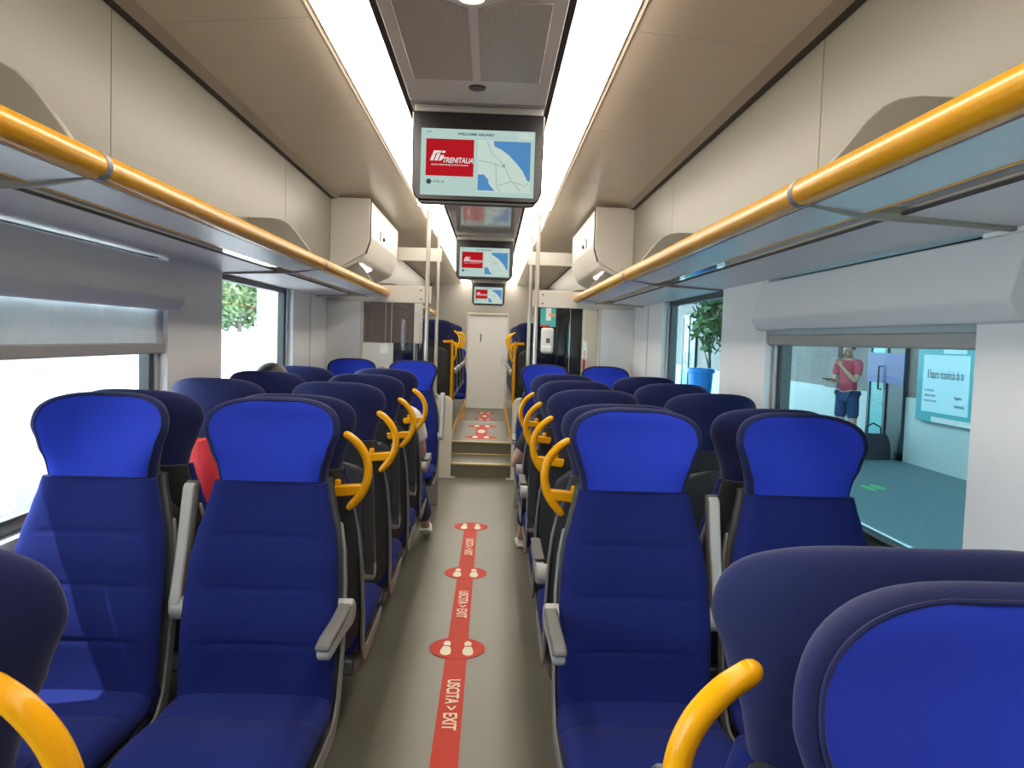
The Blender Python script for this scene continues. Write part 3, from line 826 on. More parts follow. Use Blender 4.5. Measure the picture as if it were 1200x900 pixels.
# ------------------------------------------------------------------ information screens
def info_screen(loc, label):
    o = thing('information_screen', label, 'screen', loc, 0, 'information screens hanging from the ceiling')
    # origin top centre; front faces -Y
    w, h = .325, .43
    pts = [(-w, 0), (-w+.004, -h+.05)]
    for k in range(1, 6):
        a = PI/2*k/5; pts.append((-w+.012+.04*(1-math.cos(a))*1.0, -h+.04-.04*math.sin(a)))
    pts += [(-p[0], p[1]) for p in reversed(pts)]
    MB().prism(pts, 'y', 0, .07).build('housing', M['black'], o, bevel=.006)
    MB().box(-w+.01, w-.01, .0, .08, 0, .034).build('mount', M['ltgrey'], o, bevel=.004)
    MB().prism([(-w+.03, -h+.0), (w-.03, -h+.0), (w-.05, -h-.014), (-w+.05, -h-.014)], 'y', .008, .06).build('lower_lip', M['arm'], o, bevel=.004)
    d = MB().box(-.280, .280, -.004, .0, -.405, -.082).build('display', M['screen'], o, smooth=False)
    X = lambda u: -.280+.560*u; Z = lambda v: -.082-.323*v
    def patch(name, poly, m, y=-.0052):
        MB().prism([(X(u), Z(v)) for u, v in poly], 'y', y, y+.001).build(name, m, d, smooth=False)
    patch('red_tile', [(.045, .155), (.465, .155), (.465, .71), (.045, .71)], M['s_red'])
    patch('map_land', [(.50, .15), (.97, .15), (.97, .93), (.50, .93)], M['s_pale'])
    patch('adriatic_sea', [(.635, .16), (.965, .16), (.965, .755), (.94, .74), (.90, .60), (.84, .48), (.77, .36), (.70, .28), (.645, .24)], M['s_sea'], -.0064)
    patch('western_sea', [(.505, .67), (.56, .67), (.60, .75), (.60, .80), (.655, .91), (.505, .91)], M['s_sea'], -.0064)
    def line(pts):
        q = [(X(u), -.0066, Z(v)) for u, v in pts]
        return q
    rd = MB()
    for pts_ in ([(.58, .17), (.62, .34), (.70, .46), (.74, .55), (.80, .75), (.88, .90)], [(.51, .46), (.62, .49), (.74, .55)], [(.66, .50), (.67, .85), (.71, .92)],
                 [(.68, .83), (.80, .76)], [(.80, .76), (.92, .82), (.95, .78)]):
        rd.tube(line(pts_), .0016, n=5, flat=(1, 1))
    rd.ellipsoid((X(.73), -.0068, Z(.53)), (.008, .001, .010), nu=10, nv=5)
    rd.build('map_roads', M['s_road'], d)
    V = lambda x, z, y=-.0062: Matrix.Translation((x, y, z)) @ Matrix.Rotation(PI/2, 4, 'X')
    text_mesh('operator_lettering', 'TRENITALIA', .036, M['s_white'], d, V(X(.325), Z(.475)), bold=.0006, sx=.78, shear=.25)
    text_mesh('operator_strapline', 'GRUPPO FERROVIE DELLO STATO ITALIANE', .0098, M['s_white'], d, V(X(.255), Z(.545)), sx=.94)
    # emblem: slanted twin-bar S
    e = MB()
    sh = lambda u, v: (X(u)+(Z(.40)-Z(v))*-.38, Z(v))
    for poly in ([(.100, .335), (.168, .335), (.168, .365), (.128, .365), (.128, .395), (.100, .395)], [(.100, .402), (.128, .402), (.128, .485), (.100, .485)],
                 [(.176, .335), (.200, .335), (.205, .350), (.205, .365), (.176, .365)], [(.139, .375), (.166, .375), (.166, .485), (.139, .485)],
                 [(.176, .400), (.205, .400), (.205, .462), (.192, .485), (.176, .485)]):
        e.prism([sh(u, v) for u, v in poly], 'y', -.0072, -.006)
    e.build('operator_emblem', M['s_white'], d, smooth=False)
    text_mesh('heading', 'WELCOME ABOARD', .0155, M['s_dark'], d, V(X(.48), Z(.075)), bold=.0004, sx=1.25)
    text_mesh('clock', '15:08', .011, M['s_dark'], d, V(X(.065), Z(.055)))
    MB().prism([(X(.075)+.013*math.cos(2*PI*k/20), Z(.80)+.013*math.sin(2*PI*k/20)) for k in range(20)], 'y', -.0055, -.0045).build('round_icon', M['s_dark'], d)
    text_mesh('stop_line', '8 Min. 8', .016, M['s_dark'], d, V(X(.16), Z(.80)))
    patch('pale_tab', [(.86, .02), (.985, .02), (.985, .12), (.84, .12)], M['s_pale'])
    return o
s0 = info_screen((.005, 4.0, 2.625), 'nearest and largest black ceiling screen showing a red tile and map')
dup(s0, (-.01, 9.05, 2.618), 0, 'middle black ceiling screen with red tile, beyond the nearest screen')
dup(s0, (0.0, 15.9, 2.618), 0, 'farthest and smallest black ceiling screen, above the end door')

# ------------------------------------------------------------------ floor tape
def tape_run(y0, y1, z, label):
    o = thing('floor_tape', label, 'tape', (-.02, (y0+y1)/2, z))
    MB().box(-.051, .051, y0-(y0+y1)/2, y1-(y0+y1)/2, .0005, .0018).build('red_band', M['tape'], o, smooth=False)
    return o
def disc(cx, cy, rx, ry, n_=40):
    return [(cx+rx*math.cos(2*PI*k/n_), cy+ry*math.sin(2*PI*k/n_)) for k in range(n_)]
def marker(x, y, z, label, sc=1.0):
    o = thing('floor_marker', label, 'floor marker', (x, y, z), 0, 'footprint markers on the aisle floor')
    MB().prism(disc(0, 0, .137*sc, .137*sc), 'z', .0018, .0028).build('red_disc', M['tape'], o, smooth=False)
    for s in (-1, 1):
        sole = [(s*.030, -.075), (s*.045, -.093), (s*.066, -.092), (s*.079, -.07), (s*.080, -.035), (s*.072, .005), (s*.068, .02), (s*.036, .012), (s*.028, -.03)]
        heel = [(s*.036, .026), (s*.067, .034), (s*.070, .06), (s*.060, .085), (s*.045, .088), (s*.034, .066)]
        m = MB(); m.prism([(p[0]*sc, p[1]*sc) for p in sole], 'z', .0028, .0036); m.prism([(p[0]*sc, p[1]*sc) for p in heel], 'z', .0028, .0036)
        m.build('shoe_print', M['cream_print'], o, smooth=False)
    return o
tr = tape_run(1.6, 6.40, 0, 'long red floor tape lettered USCITA > EXIT along the aisle')
yc = (1.6+6.40)/2
for y in (1.98, 3.25, 4.50, 5.76):
    R = Matrix.Translation((0, y-yc, .0020)) @ Matrix.Rotation(-PI/2, 4, 'Z')
    text_mesh('exit_lettering', 'USCITA > EXIT', .078, M['cream_print'], tr, R, extrude=.0003, bold=.0012, sx=.90)
m0 = marker(-.02, 3.84, 0, 'nearest red disc with two cream shoe prints on the aisle')
dup(m0, (-.02, 5.10, 0), 0, 'middle red shoe-print disc of the three on the lower aisle')
dup(m0, (-.02, 6.38, 0), 0, 'farthest red shoe-print disc on the lower aisle, at the end of the tape')
for (y, z, lab) in ((10.45, .30, 'faded red shoe-print strip on the raised floor above the steps'), (15.6, 0, 'faint red shoe-print strip before the end door')):
    o = thing('floor_sticker', lab, 'floor marker', (.0, y, z))
    MB().box(-.075, .075, -.5, .5, .0005, .0015).build('red_strip', M['tape'], o, smooth=False)
    for s in (-1, 1):
        MB().prism(disc(0, s*.62, .20, .17), 'z', .0005, .002).build('red_disc', M['tape'], o, smooth=False)
    for k in range(4):
        MB().prism(disc((-1)**k*.07, (-.62 if k < 2 else .62), .035, .10, 16), 'z', .002, .003).build('shoe_print', M['cream_print'], o, smooth=False)
    MB().prism(disc(0, 0, .05, .2, 16), 'z', .0015, .0025).build('centre_print', M['cream_print'], o, smooth=False)

# ------------------------------------------------------------------ people
def eval_mesh(o):
    dg = bpy.context.evaluated_depsgraph_get(); dg.update()
    return bpy.data.meshes.new_from_object(o.evaluated_get(dg))
def skin_mesh(name, pts, edges, rad, root, m, parent, sub=2):
    me = bpy.data.meshes.new(name); names = list(pts); idx = {k: i for i, k in enumerate(names)}
    me.from_pydata([pts[k] for k in names], [(idx[a], idx[c]) for a, c in edges], [])
    o = bpy.data.objects.new(name, me); C.objects.link(o)
    md = o.modifiers.new('skin', 'SKIN'); md.use_smooth_shade = True; md.branch_smoothing = .6
    for k in names:
        sv = me.skin_vertices[0].data[idx[k]]; r_ = rad[k]; sv.radius = r_ if isinstance(r_, tuple) else (r_, r_); sv.use_root = (k == root)
    sb = o.modifiers.new('sub', 'SUBSURF'); sb.levels = sub; sb.render_levels = sub
    em = eval_mesh(o); bpy.data.objects.remove(o); bpy.data.meshes.remove(me)
    em.materials.clear(); em.materials.append(m); em.name = name
    em.polygons.foreach_set('use_smooth', [True]*len(em.polygons))
    o = bpy.data.objects.new(name, em); C.objects.link(o); o.parent = parent
    return o
def V3(*a): return Vector(a)
def person(label, loc, rz, pose, cl, hair=M['hair']):
    """local frame: faces -Y. pose gives joints."""
    root = thing('person', label, 'person', loc, rz)
    P = {k: Vector(v) for k, v in pose.items() if isinstance(v, tuple) and not k.startswith(('look', 'handdir', 'palmdown', 'footdir'))}
    pts = {k: tuple(v) for k, v in P.items()}
    rad = {'pelvis': (.15, .115), 'waist': (.132, .10), 'chest': (.155, .115), 'collar': (.10, .075), 'neck': .052, 'jaw': (.060, .072), 'skull': (.078, .094), 'crown': (.055, .068)}
    E = [('pelvis', 'waist'), ('waist', 'chest'), ('chest', 'collar'), ('collar', 'neck'), ('neck', 'jaw'), ('jaw', 'skull'), ('skull', 'crown')]
    look = Vector(pose['look']).normalized()
    upv = (P['crown']-P['neck']).normalized(); sidev = look.cross(upv).normalized()
    face = P['jaw']*.45+P['skull']*.55
    pts['nose0'] = tuple(face+look*.075-upv*.004); pts['nose'] = tuple(face+look*.112-upv*.018)
    rad['nose0'] = .020; rad['nose'] = .013; E += [('skull', 'nose0'), ('nose0', 'nose')]
    pts['chin'] = tuple(P['jaw']+look*.066-upv*.035); rad['chin'] = .024; E += [('jaw', 'chin')]
    for s, sd in ((-1, 'l'), (1, 'r')):
        pts['ear'+sd] = tuple(face+sidev*s*.088-look*.012); rad['ear'+sd] = (.012, .026); E += [('skull', 'ear'+sd)]
        for k, r_ in (('hip', .092), ('thigh', .082), ('knee', .056), ('calf', .054), ('ankle', .038), ('heel', .034), ('ball', .036), ('toe', .022), ('shoulder', .062), ('uparm', .050), ('elbow', .038), ('forearm', .038), ('wrist', .026), ('palm', (.038, .020))):
            rad[k+sd] = r_
        kn, an, hp = P['knee'+sd], P['ankle'+sd], P['hip'+sd]
        pts['thigh'+sd] = tuple(hp*.5+kn*.5); pts['calf'+sd] = tuple(kn*.62+an*.38+Vector((0, .012, 0)))
        fd = Vector(pose.get('footdir'+sd, (0, -1, 0))).normalized()
        pts['heel'+sd] = tuple(an+Vector((0, 0, -.045))-fd*.035); pts['ball'+sd] = tuple(an+Vector((0, 0, -.052))+fd*.11); pts['toe'+sd] = tuple(an+Vector((0, 0, -.058))+fd*.175)
        sh, el, wr = P['shoulder'+sd], P['elbow'+sd], P['wrist'+sd]
        pts['uparm'+sd] = tuple(sh*.5+el*.5); pts['forearm'+sd] = tuple(el*.65+wr*.35)
        hd = Vector(pose.get('handdir'+sd, tuple(wr-el))).normalized()
        pn = Vector(pose.get('palmdown'+sd, (0, 0, -1))); pn = (pn-hd*pn.dot(hd)).normalized(); ac = hd.cross(pn)*s
        pts['palm'+sd] = tuple(wr+hd*.055)
        E += [('pelvis', 'hip'+sd), ('hip'+sd, 'thigh'+sd), ('thigh'+sd, 'knee'+sd), ('knee'+sd, 'calf'+sd), ('calf'+sd, 'ankle'+sd), ('ankle'+sd, 'heel'+sd), ('ankle'+sd, 'ball'+sd), ('ball'+sd, 'toe'+sd),
              ('collar', 'shoulder'+sd), ('shoulder'+sd, 'uparm'+sd), ('uparm'+sd, 'elbow'+sd), ('elbow'+sd, 'forearm'+sd), ('forearm'+sd, 'wrist'+sd), ('wrist'+sd, 'palm'+sd)]
        for fi, (off, ln) in enumerate(((-.030, .066), (-.010, .078), (.010, .073), (.029, .056))):
            base = Vector(pts['palm'+sd])+hd*.032+ac*off; curl = pose.get('curl'+sd, .45)
            q = base; prev = 'palm'+sd; ang = curl*.5
            for j, fr in enumerate((.45, .32, .23)):
                dvec = hd*math.cos(ang)+pn*math.sin(ang); 
                nm = 'f%d%d%s' % (fi, j, sd)
                if j == 0:
                    pts['k%d%s' % (fi, sd)] = tuple(q); rad['k%d%s' % (fi, sd)] = .0105; E.append((prev, 'k%d%s' % (fi, sd))); prev = 'k%d%s' % (fi, sd)
                q = q+dvec*ln*fr; pts[nm] = tuple(q); rad[nm] = (.0090, .0084, .0070)[j]; E.append((prev, nm)); prev = nm; ang += curl
        tb = wr+hd*.028-ac*.030; pts['t0'+sd] = tuple(tb); rad['t0'+sd] = .0125; E.append(('wrist'+sd, 't0'+sd))
        t1 = tb-ac*.020+hd*.030+pn*.012; pts['t1'+sd] = tuple(t1); rad['t1'+sd] = .0105; E.append(('t0'+sd, 't1'+sd))
        t2 = t1+hd*.030+pn*.012; pts['t2'+sd] = tuple(t2); rad['t2'+sd] = .0085; E.append(('t1'+sd, 't2'+sd))
    skin_mesh('body', pts, E, rad, 'pelvis', M['skin'], root)
    # face marks and hair
    for s, nm in ((-1, 'eye'), (1, 'eye')):
        c = face+look*.087+sidev*s*.031+upv*.022
        MB().ellipsoid(tuple(c), (.010, .010, .007), nu=10, nv=6).build('eye', M['hair'], root)
    c = P['jaw']+look*.085-upv*.004
    MB().ellipsoid(tuple(c), (.020, .014, .005), nu=10, nv=6).build('mouth', M['redp'], root)
    hc = (P['skull']+P['crown'])*.5
    hm = MB(); rings = []
    # hair cap: the upper/back part of an ellipsoid
    Rm = Matrix((sidev, look, upv)).transposed()
    for j in range(10):
        a = math.radians(4+112*j/9); row = []
        for k in range(24):
            ph = 2*PI*k/24; fr = math.sin(ph)
            aa = a*(1-.40*max(0, fr)**.7)
            v = Vector((math.sin(aa)*math.cos(ph)*.096, math.sin(aa)*math.sin(ph)*.114, math.cos(aa)*.105))
            row.append(tuple(hc+Rm @ v+upv*(-.012)-look*.004))
        rings.append(row)
    inner = [[tuple(hc+(Vector(p)-hc)*.86) for p in row] for row in reversed(rings)]
    hm.loft(rings+inner, caps=True); hm.build('hair', hair, root)
    # clothing
    def garment(name, keys, grow, m, rootk):
        kk = set(keys); e2 = [e for e in E if e[0] in kk and e[1] in kk]
        r2 = {}
        for k in keys:
            r_ = rad[k]; r2[k] = (r_[0]+grow, r_[1]+grow) if isinstance(r_, tuple) else r_+grow
            if k == 'pelvis' and name != 'shirt': r2[k] = (.118, .100)
        p2 = {k: pts[k] for k in keys}
        for e in cl.get('ends', {}).get(name, ()):
            a, b_, f, nm = e; p2[nm] = tuple(Vector(pts[a])*(1-f)+Vector(pts[b_])*f); ra = rad[a]; ra = ra[0] if isinstance(ra, tuple) else ra
            r2[nm] = ra+grow+.004; e2.append((a, nm))
        skin_mesh(name, p2, e2, r2, rootk, m, root)
    sl = [k+sd for sd in 'lr' for k in ('shoulder', 'uparm')]
    cl['ends'] = {'shirt': [('uparm'+sd, 'elbow'+sd, .35, 'cuff'+sd) for sd in 'lr']}
    garment('shirt', ['pelvis', 'waist', 'chest', 'collar']+sl, .014, cl['shirt'], 'chest')
    if cl['legs'] == 'shorts':
        cl['ends']['shorts'] = [('thigh'+sd, 'knee'+sd, .75, 'hem'+sd) for sd in 'lr']
        garment('shorts', ['pelvis']+[k+sd for sd in 'lr' for k in ('hip', 'thigh')], .010, cl['trouser_mat'], 'pelvis')
    else:
        cl['ends']['trousers'] = [('calf'+sd, 'ankle'+sd, .8, 'hem'+sd) for sd in 'lr']
        garment('trousers', ['pelvis']+[k+sd for sd in 'lr' for k in ('hip', 'thigh', 'knee', 'calf')], .016, cl['trouser_mat'], 'pelvis')
    for sd in 'lr':
        if cl['shoes'] == 'sandal':
            fd = Vector(pose.get('footdir'+sd, (0, -1, 0))).normalized(); an = P['ankle'+sd]; sv = Vector((-fd.y, fd.x, 0))
            out = [an-fd*.075+sv*.03, an-fd*.075-sv*.03, an+fd*.06-sv*.042, an+fd*.15-sv*.045, an+fd*.205-sv*.012, an+fd*.205+sv*.012, an+fd*.15+sv*.045, an+fd*.06+sv*.042]
            MB().prism([(p.x, p.y) for p in out], 'z', an.z-.094, an.z-.078).build('sandal', M['sandal'], root, bevel=.004)
        else:
            garment('shoe', [k+sd for k in ('ankle', 'heel', 'ball', 'toe')], .012, M['shoe'], 'ankle'+sd)
    return root
seated = dict(pelvis=(0, -.02, .56), waist=(0, .02, .72), chest=(0, .06, .92), collar=(0, .085, 1.05), neck=(0, .085, 1.115), jaw=(0, .055, 1.185), skull=(0, .065, 1.255), crown=(0, .075, 1.305), look=(0, -1, -.12),
    hipl=(-.085, -.06, .54), hipr=(.085, -.06, .54), kneel=(-.11, -.47, .535), kneer=(.11, -.47, .535), anklel=(-.12, -.50, .095), ankler=(.12, -.50, .095),
    shoulderl=(-.175, .085, 1.02), shoulderr=(.175, .085, 1.02), elbowl=(-.225, .01, .77), elbowr=(.225, .01, .77), wristl=(-.12, -.22, .70), wristr=(.12, -.22, .70))
p = dict(seated); 
p.update(elbowl=(-.215, .0, .77), shoulderl=(-.195, .07, 1.02), anklel=(-.23, -.70, .10), wristl=(-.10, -.24, .68), crown=(0, .075, 1.25), skull=(0, .065, 1.20), jaw=(0, .055, 1.13), neck=(0, .085, 1.095))
def mirrored(d):
    m = {}
    for k, v in d.items():
        k2 = k[:-1]+('r' if k[-1] == 'l' else 'l') if k[:-1] in ('hip', 'knee', 'ankle', 'shoulder', 'elbow', 'wrist') else k
        m[k2] = (-v[0], v[1], v[2])
    return m
# seats facing away are turned by 180 degrees, so is the sitter: local +x is the aisle side on the right, -x on the left
lw = dict(p); lw.update(shoulderr=(.205, .06, 1.01), elbowr=(.250, -.02, .76), wristr=(.16, -.25, .68), ankler=(.235, -.76, .105), kneer=(.16, -.46, .54))
person('passenger in a white T-shirt seated on the left aisle, turned away', (-.585, 4.98+HB, 0), PI, mirrored(lw), dict(shirt=M['tee_white'], legs='trousers', trouser_mat=M['denim'], shoes='shoe'))
rw = dict(p); rw.update(elbowl=(-.325, -.04, .70), shoulderl=(-.185, .06, .99), wristl=(-.12, -.28, .64), anklel=(-.235, -.64, .10), kneel=(-.15, -.46, .535), crown=(0, .075, 1.225), skull=(0, .065, 1.175), jaw=(0, .055, 1.11), neck=(0, .085, 1.085), collar=(0, .085, 1.02))
person('passenger with bare elbow and sandal seated on the right aisle, turned away', (.60, 4.98+HB, 0), PI, mirrored(rw), dict(shirt=M['tee_dark'], legs='trousers', trouser_mat=M['denim'], shoes='sandal'))
hw = dict(seated); hw.update(crown=(0, .075, 1.285), skull=(0, .065, 1.235), jaw=(0, .055, 1.165), neck=(0, .085, 1.12))
person('dark-haired passenger at the left window, only hair showing above the seat', (-1.08, 4.22+HB, 0), PI, dict(hw), dict(shirt=M['tee_dark'], legs='trousers', trouser_mat=M['denim'], shoes='shoe'))
# red bag between the left seats
o = thing('red_bag', 'crumpled red bag on the left window seat behind the first facing row', 'bag', (-1.03, 3.15, .482))
rings = []
for k in range(9):
    z = .60*k/8; w_ = .13*(1-.28*(k/8)**2)+.010*math.sin(k*2.1); d_ = .12*(1-.5*(k/8)**2)
    rings.append([(w_*math.cos(2*PI*j/18)*(1+.05*math.sin(j*3+k)), d_*math.sin(2*PI*j/18)*(1+.08*math.sin(j*2.3+k*1.7)), z+.015*math.sin(j*1.7+k)*(k > 0)) for j in range(18)])
MB().loft(rings).build('bag_body', M['redcloth'], o)
MB().tube([(.10, .02, .55), (.13, .03, .60), (.16, .02, .54), (.165, 0, .42)], .016, n=10).build('bag_strap', M['shell2'], o)

# ------------------------------------------------------------------ station side (right)
PX0, PX1 = 1.72, 6.1
struct(MB().box(PX0, 12, -8, 40, -.5, -.05).build('floor_platform', M['plat'], smooth=False))
b = MB(); b.box(PX1, PX1+.4, -8, 40, .88, 3.6, M['brick']); b.box(PX1-.03, PX1+.4, -8, 40, -.05, .88, M['marble'])
struct(b.build('wall_station', M['brick'], smooth=False))
struct(MB().box(PX0+.2, 7.5, -8, 40, 3.6, 3.8).build('ceiling_canopy', M['concrete'], smooth=False))
struct(MB().box(PX1-.035, PX1-.031, -8, 40, .875, .905).build('trim_marble_cap', M['concrete'], smooth=False)) if False else None
def station_door(y0, y1, label, blue=True, lightleaf=True):
    yc = (y0+y1)/2; h = (y1-y0)/2
    o = thing('station_door', label, 'door', (PX1-.03, yc, -.05))
    MB().box(-.05, .0, -h, h, 0, .12).box(-.05, 0, -h, -h+.07, 0, 2.5).box(-.05, 0, h-.07, h, 0, 2.5).box(-.05, 0, -.04, .04, 0, 2.5).box(-.05, 0, -h, h, 2.42, 2.5).build('door_frame', M['stationdark'], o, bevel=.004)
    a = MB().box(-.03, -.01, -h+.07, -.04, .12, 2.42).build('near_leaf', M['stationdark'], o, smooth=False)
    c = MB().box(-.03, -.01, .04, h-.07, .12, 2.42).build('far_leaf', M['cyan'] if lightleaf else M['stationdark'], o, smooth=False)
    if blue: MB().box(-.055, -.04, -h, h, 1.1, 1.55).build('blue_band', M['stationblue'], o, smooth=False)
    MB().tube([(-.05, .10, 1.0), (-.10, .10, 1.0), (-.10, .10, 1.35), (-.05, .10, 1.35)], .014, n=8).build('door_handle', M['black'], o)
    return o
station_door(11.3, 12.4, 'dark double door with deep blue band left of the poster')
station_door(16.8, 18.6, 'cyan glass station door left of the standing person', blue=False)
station_door(23.2, 24.8, 'far cyan station door seen through the second right window', blue=False)
b = MB(); 
for (y, lab) in ((13.55, 'pale brick pilaster right behind the standing person'), (20.2, 'pale brick pilaster farther along the station wall')):
    o = thing('wall_pilaster', lab, 'pilaster', (PX1-.1, y, -.05))
    MB().box(-.08, .075, -.25, .25, .93, 3.6).build('brick_shaft', M['brick'], o, bevel=.006)
    MB().box(-.10, .075, -.28, .28, 0, .93).build('marble_foot', M['marble'], o, bevel=.006)
# poster case
o = thing('poster_case', 'teal poster case reading Il futuro ricomincia da te', 'poster', (PX1-.031, 10.15, 1.10))
MB().box(-.09, 0, -.72, .72, -.50, .62).build('case', M['poster_case'], o, bevel=.01)
sh = MB().box(-.097, -.09, -.50, .56, -.36, .40).build('poster_sheet', M['paper'], o, smooth=False)
MB().box(-.097, -.09, -.42, .10, .42, .60).build('small_notice', M['paper'], o, smooth=False)
Vp = lambda y, z: Matrix.Translation((-.098, y, z)) @ Matrix.Rotation(-PI/2, 4, 'Z') @ Matrix.Rotation(PI/2, 4, 'X')
text_mesh('headline', 'Il futuro ricomincia da te', .165, M['ink'], sh, Vp(.03, .14), bold=.001, sx=.50)
for k, tx in enumerate(('La sicurezza', 'prima di tutto', 'riparte in treno')):
    text_mesh('small_print', tx, .048, M['ink'], sh, Vp(.50, -.07-.07*k), align='LEFT')
text_mesh('sponsor_line', 'Regione', .05, M['ink'], sh, Vp(-.20, -.14), align='LEFT', bold=.001)
text_mesh('sponsor_line', 'TRENITALIA', .042, M['ink'], sh, Vp(-.20, -.25), align='LEFT', bold=.001)
MB().box(-.098, -.09, -.66, .30, -.49, -.42).build('white_strip', M['white'], o, smooth=False)
# standing man
st = dict(pelvis=(0, 0, .93), waist=(0, .0, 1.07), chest=(0, -.01, 1.27), collar=(0, .0, 1.41), neck=(0, -.01, 1.475), jaw=(0, -.045, 1.54), skull=(0, -.035, 1.61), crown=(0, -.02, 1.665), look=(0, -1, -.35),
    hipl=(-.09, 0, .89), hipr=(.09, 0, .89), kneel=(-.10, -.03, .49), kneer=(.10, .02, .49), anklel=(-.11, .02, .095), ankler=(.11, .05, .095),
    shoulderl=(-.185, .0, 1.38), shoulderr=(.185, .0, 1.38), elbowl=(-.20, -.05, 1.10), elbowr=(.20, -.10, 1.12), wristl=(-.10, -.27, 1.12), wristr=(.06, -.24, 1.33), handdirr=(-.2, -.35, .9), palmdownr=(0, -1, 0), curll=.7, curlr=.7)
MX, MY = 5.42, 11.75
person('man in a dusty red T-shirt and denim shorts standing on the platform', (MX, MY, -.05), math.radians(-62), st, dict(shirt=M['tee_red'], legs='shorts', trouser_mat=M['denim'], shoes='shoe'), hair=mat('brown_hair', (.05, .03, .02), .6))
Rz = Matrix.Rotation(math.radians(-62), 3, 'Z')
q = Rz @ Vector((-.10, -.34, 1.145)); o = thing('phone', 'dark phone held flat in the standing man\'s hand', 'phone', (MX+q.x, MY+q.y, -.05+q.z), math.radians(-62))
MB().box(-.036, .036, -.075, .075, -.005, .005).build('phone_body', M['black'], o, bevel=.003)
o = thing('holdall', 'dark holdall on the platform behind the standing man', 'bag', (MX+.30, MY-.24, -.05))
rings = []
for k in range(7):
    z = .36*k/6; f = 1-.25*(k/6)**3
    rings.append([((.25*f)*math.copysign(abs(math.cos(2*PI*j/20))**.6, math.cos(2*PI*j/20)), .15*f*math.copysign(abs(math.sin(2*PI*j/20))**.6, math.sin(2*PI*j/20)), z) for j in range(20)])
MB().loft(rings).build('holdall_body', M['tee_dark'], o)
MB().tube([(-.12, 0, .34), (-.11, 0, .46), (0, 0, .52), (.11, 0, .46), (.12, 0, .34)], .012, n=8).build('strap', M['stationdark'], o)
# platform paint
o = thing('green_line', 'long green painted line on the platform', 'floor marking', (4.15, 8.6, -.05))
MB().prism([(-1.35, -1.2), (-1.27, -1.2), (.62, 2.2), (.54, 2.2)], 'z', .0005, .002).build('painted_stripe', M['green'], o, smooth=False)
for i, (x, y) in enumerate(((4.55, 9.0), (5.45, 8.3))):
    o = thing('green_footprints', ('green footprint mark on the platform beside the green line', 'green footprint mark at the right edge of the near window')[i], 'floor marking', (x, y, -.05))
    MB().prism(disc(-.07, 0, .055, .17, 20), 'z', .0005, .002).build('left_print', M['green'], o, smooth=False)
    MB().prism(disc(.07, .08, .055, .17, 20), 'z', .0005, .002).build('right_print', M['green'], o, smooth=False)
# blue bin in the second window
o = thing('litter_bin', 'blue litter bin on the platform seen through the second right window', 'bin', (4.75, 17.6, -.05))
MB().loft([[(r_*math.cos(2*PI*k/24), r_*math.sin(2*PI*k/24), z) for k in range(24)] for r_, z in ((.20, 0), (.21, .05), (.27, .98), (.29, 1.0), (.29, 1.06), (.25, 1.07), (.22, 1.0))]).build('bin_body', M['bin'], o)
MB().loft([[(r_*math.cos(2*PI*k/24), r_*math.sin(2*PI*k/24), z) for k in range(24)] for r_, z in ((.285, .97), (.305, .975), (.305, 1.03), (.285, 1.035))]).build('bin_rim', M['bin'], o)
# wayside plant
def tree(name, label, cat, loc, h, r_, leaves, lsize, trunk_r, seed):
    rnd = random.Random(seed); o = thing(name, label, cat, loc, 0)
    tk = MB().tube([(0, 0, 0), (.03*r_, .02, h*.35), (-.04*r_, .03, h*.7), (0, 0, h*.9)], [trunk_r, trunk_r*.8, trunk_r*.5, trunk_r*.2], n=10)
    for k in range(8):
        a = rnd.random()*2*PI; z0 = h*(.35+.06*k)
        tk.tube([(0, 0, z0), (math.cos(a)*r_*.35, math.sin(a)*r_*.35, z0+h*.10), (math.cos(a)*r_*.75, math.sin(a)*r_*.75, z0+h*.20)], [trunk_r*.4, trunk_r*.25, trunk_r*.08], n=6)
    tk.build('trunk', M['bark'], o)
    m = MB(); blobs = [(rnd.uniform(-.5, .5)*r_, rnd.uniform(-.5, .5)*r_, h*rnd.uniform(.55, .9), r_*rnd.uniform(.4, .65)) for _ in range(9)]
    for _ in range(leaves):
        bx, by, bz, br = rnd.choice(blobs); v = Vector((rnd.gauss(0, 1), rnd.gauss(0, 1), rnd.gauss(0, 1))).normalized()*br*rnd.uniform(.55, 1.0)
        c = Vector((bx, by, bz))+v; a = Vector((rnd.gauss(0, 1), rnd.gauss(0, 1), rnd.gauss(0, 1))).normalized(); d = a.orthogonal().normalized()
        m.add([tuple(c-a*lsize), tuple(c+d*lsize*.45), tuple(c+a*lsize), tuple(c-d*lsize*.45)], [(0, 1, 2, 3)])
    m.build('foliage', M['leaf'], o, smooth=False)
    return o
tree('leafy_shrub', 'tall leafy green shrub on the platform behind the blue litter bin', 'plant', (5.2, 18.6, -.05), 3.0, .5, 520, .12, .05, 5)

# ------------------------------------------------------------------ track side (left)
struct(MB().box(-60, -1.55, -30, 90, -1.6, -1.15).build('floor_trackbed', M['ballast'], smooth=False))
def rails(x, y0, y1, label):
    o = thing('railway_track', label, 'track', (x, 0, -1.15))
    for s in (-.72, .72):
        MB().prism([(s-.07, .0), (s+.07, .0), (s+.07, .02), (s+.012, .04), (s+.012, .11), (s+.036, .12), (s+.036, .15), (s-.036, .15), (s-.036, .12), (s-.012, .11), (s-.012, .04), (s-.07, .02)], 'y', y0, y1).build('rail', M['rail'], o, smooth=False)
    for k in range(36):
        y = y0+4+.62*k
        MB().box(-1.2, 1.2, y-.12, y+.12, -.06, .015).build('sleeper', M['concrete'], o, bevel=.02)
    return o
rails(-4.0, -4, 40, 'railway track next to the train on the left')
struct(MB().box(-17.0, -6.6, -30, 90, -1.15, -.30).build('floor_island_platform', M['concrete'], smooth=False))
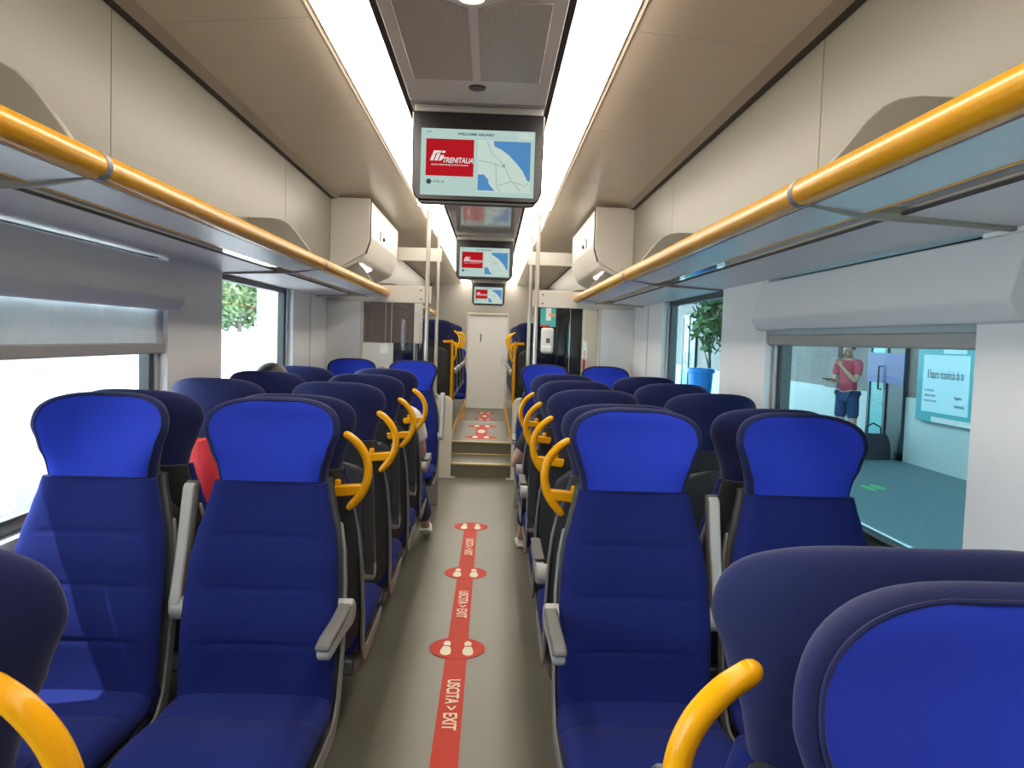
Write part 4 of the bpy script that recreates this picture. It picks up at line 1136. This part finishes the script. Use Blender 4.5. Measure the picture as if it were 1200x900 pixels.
struct(MB().box(-15.05, -14.9, 28, 80, -.30, 1.42).build('wall_haze_screen', M['concrete'], smooth=False))  # added wall, burns out to white and hides the tree trunk like haze
rails(-20.0, -4, 60, 'farther railway track beyond the pale island platform')
struct(MB().box(-27, -25.5, -30, 90, -1.15, .2).build('wall_trackside', M['concrete'], smooth=False))
for i, y in enumerate((15.3,)):
    o = thing('canopy_pillar', 'white square canopy pillar outside the second left window', 'pillar', (-6.5, 24.0, -.30))
    MB().box(-.32, .32, -.32, .32, 0, 4.2).build('shaft', M['white'], o, bevel=.03)
    MB().box(-.40, .40, -.40, .40, 0, .25).build('plinth', M['concrete'], o, bevel=.02)
tree('leafy_tree', 'hazy green tree outside the second left window', 'tree', (-15.8, 50.5, -.30), 5.6, 2.9, 3600, .26, .22, 11)
o = thing('lamp_post', 'slim grey lattice post outside the second left window', 'post', (-9.6, 37.8, -.30))
MB().tube([(-.12, 0, 0), (-.12, 0, 6)], .04, n=8).build('post_shaft', M['arm'], o)
MB().tube([(.12, 0, 0), (.12, 0, 6)], .04, n=8).build('post_shaft', M['arm'], o)
m = MB()
for k in range(9): m.tube([(-.12, 0, .4+.6*k), (.12, 0, .7+.6*k)], .02, n=6)
m.build('lattice', M['arm'], o)

# ------------------------------------------------------------------ light
w = bpy.data.worlds.new('world'); S.world = w; w.use_nodes = True
nt = w.node_tree; bg = nt.nodes['Background']
sky = nt.nodes.new('ShaderNodeTexSky'); sky.sky_type = 'HOSEK_WILKIE'; sky.turbidity = 3.5; sky.ground_albedo = .4
sd = Vector((-.40, -.10, .90)).normalized(); sky.sun_direction = sd
mx = nt.nodes.new('ShaderNodeMixRGB'); mx.inputs['Fac'].default_value = .6; mx.inputs['Color2'].default_value = (.86, .95, 1, 1)
nt.links.new(sky.outputs[0], mx.inputs['Color1']); nt.links.new(mx.outputs[0], bg.inputs['Color']); bg.inputs['Strength'].default_value = 13.0
sun = bpy.data.lights.new('sun', 'SUN'); sun.energy = 16.0; sun.angle = math.radians(.6); sun.color = (1, .96, .9)
so = bpy.data.objects.new('sun', sun); C.objects.link(so); so.rotation_euler = (-sd).to_track_quat('-Z', 'Y').to_euler(); so.location = (-20, 0, 30)

vs = S.view_settings; vs.view_transform = 'Standard'; vs.look = 'None'; vs.gamma = 1; vs.use_curve_mapping = False; vs.exposure = 0.36
S.cycles.use_denoising = True; S.cycles.max_bounces = 8; S.cycles.diffuse_bounces = 5; S.cycles.transparent_max_bounces = 16
S.cycles.sample_clamp_indirect = 6.0
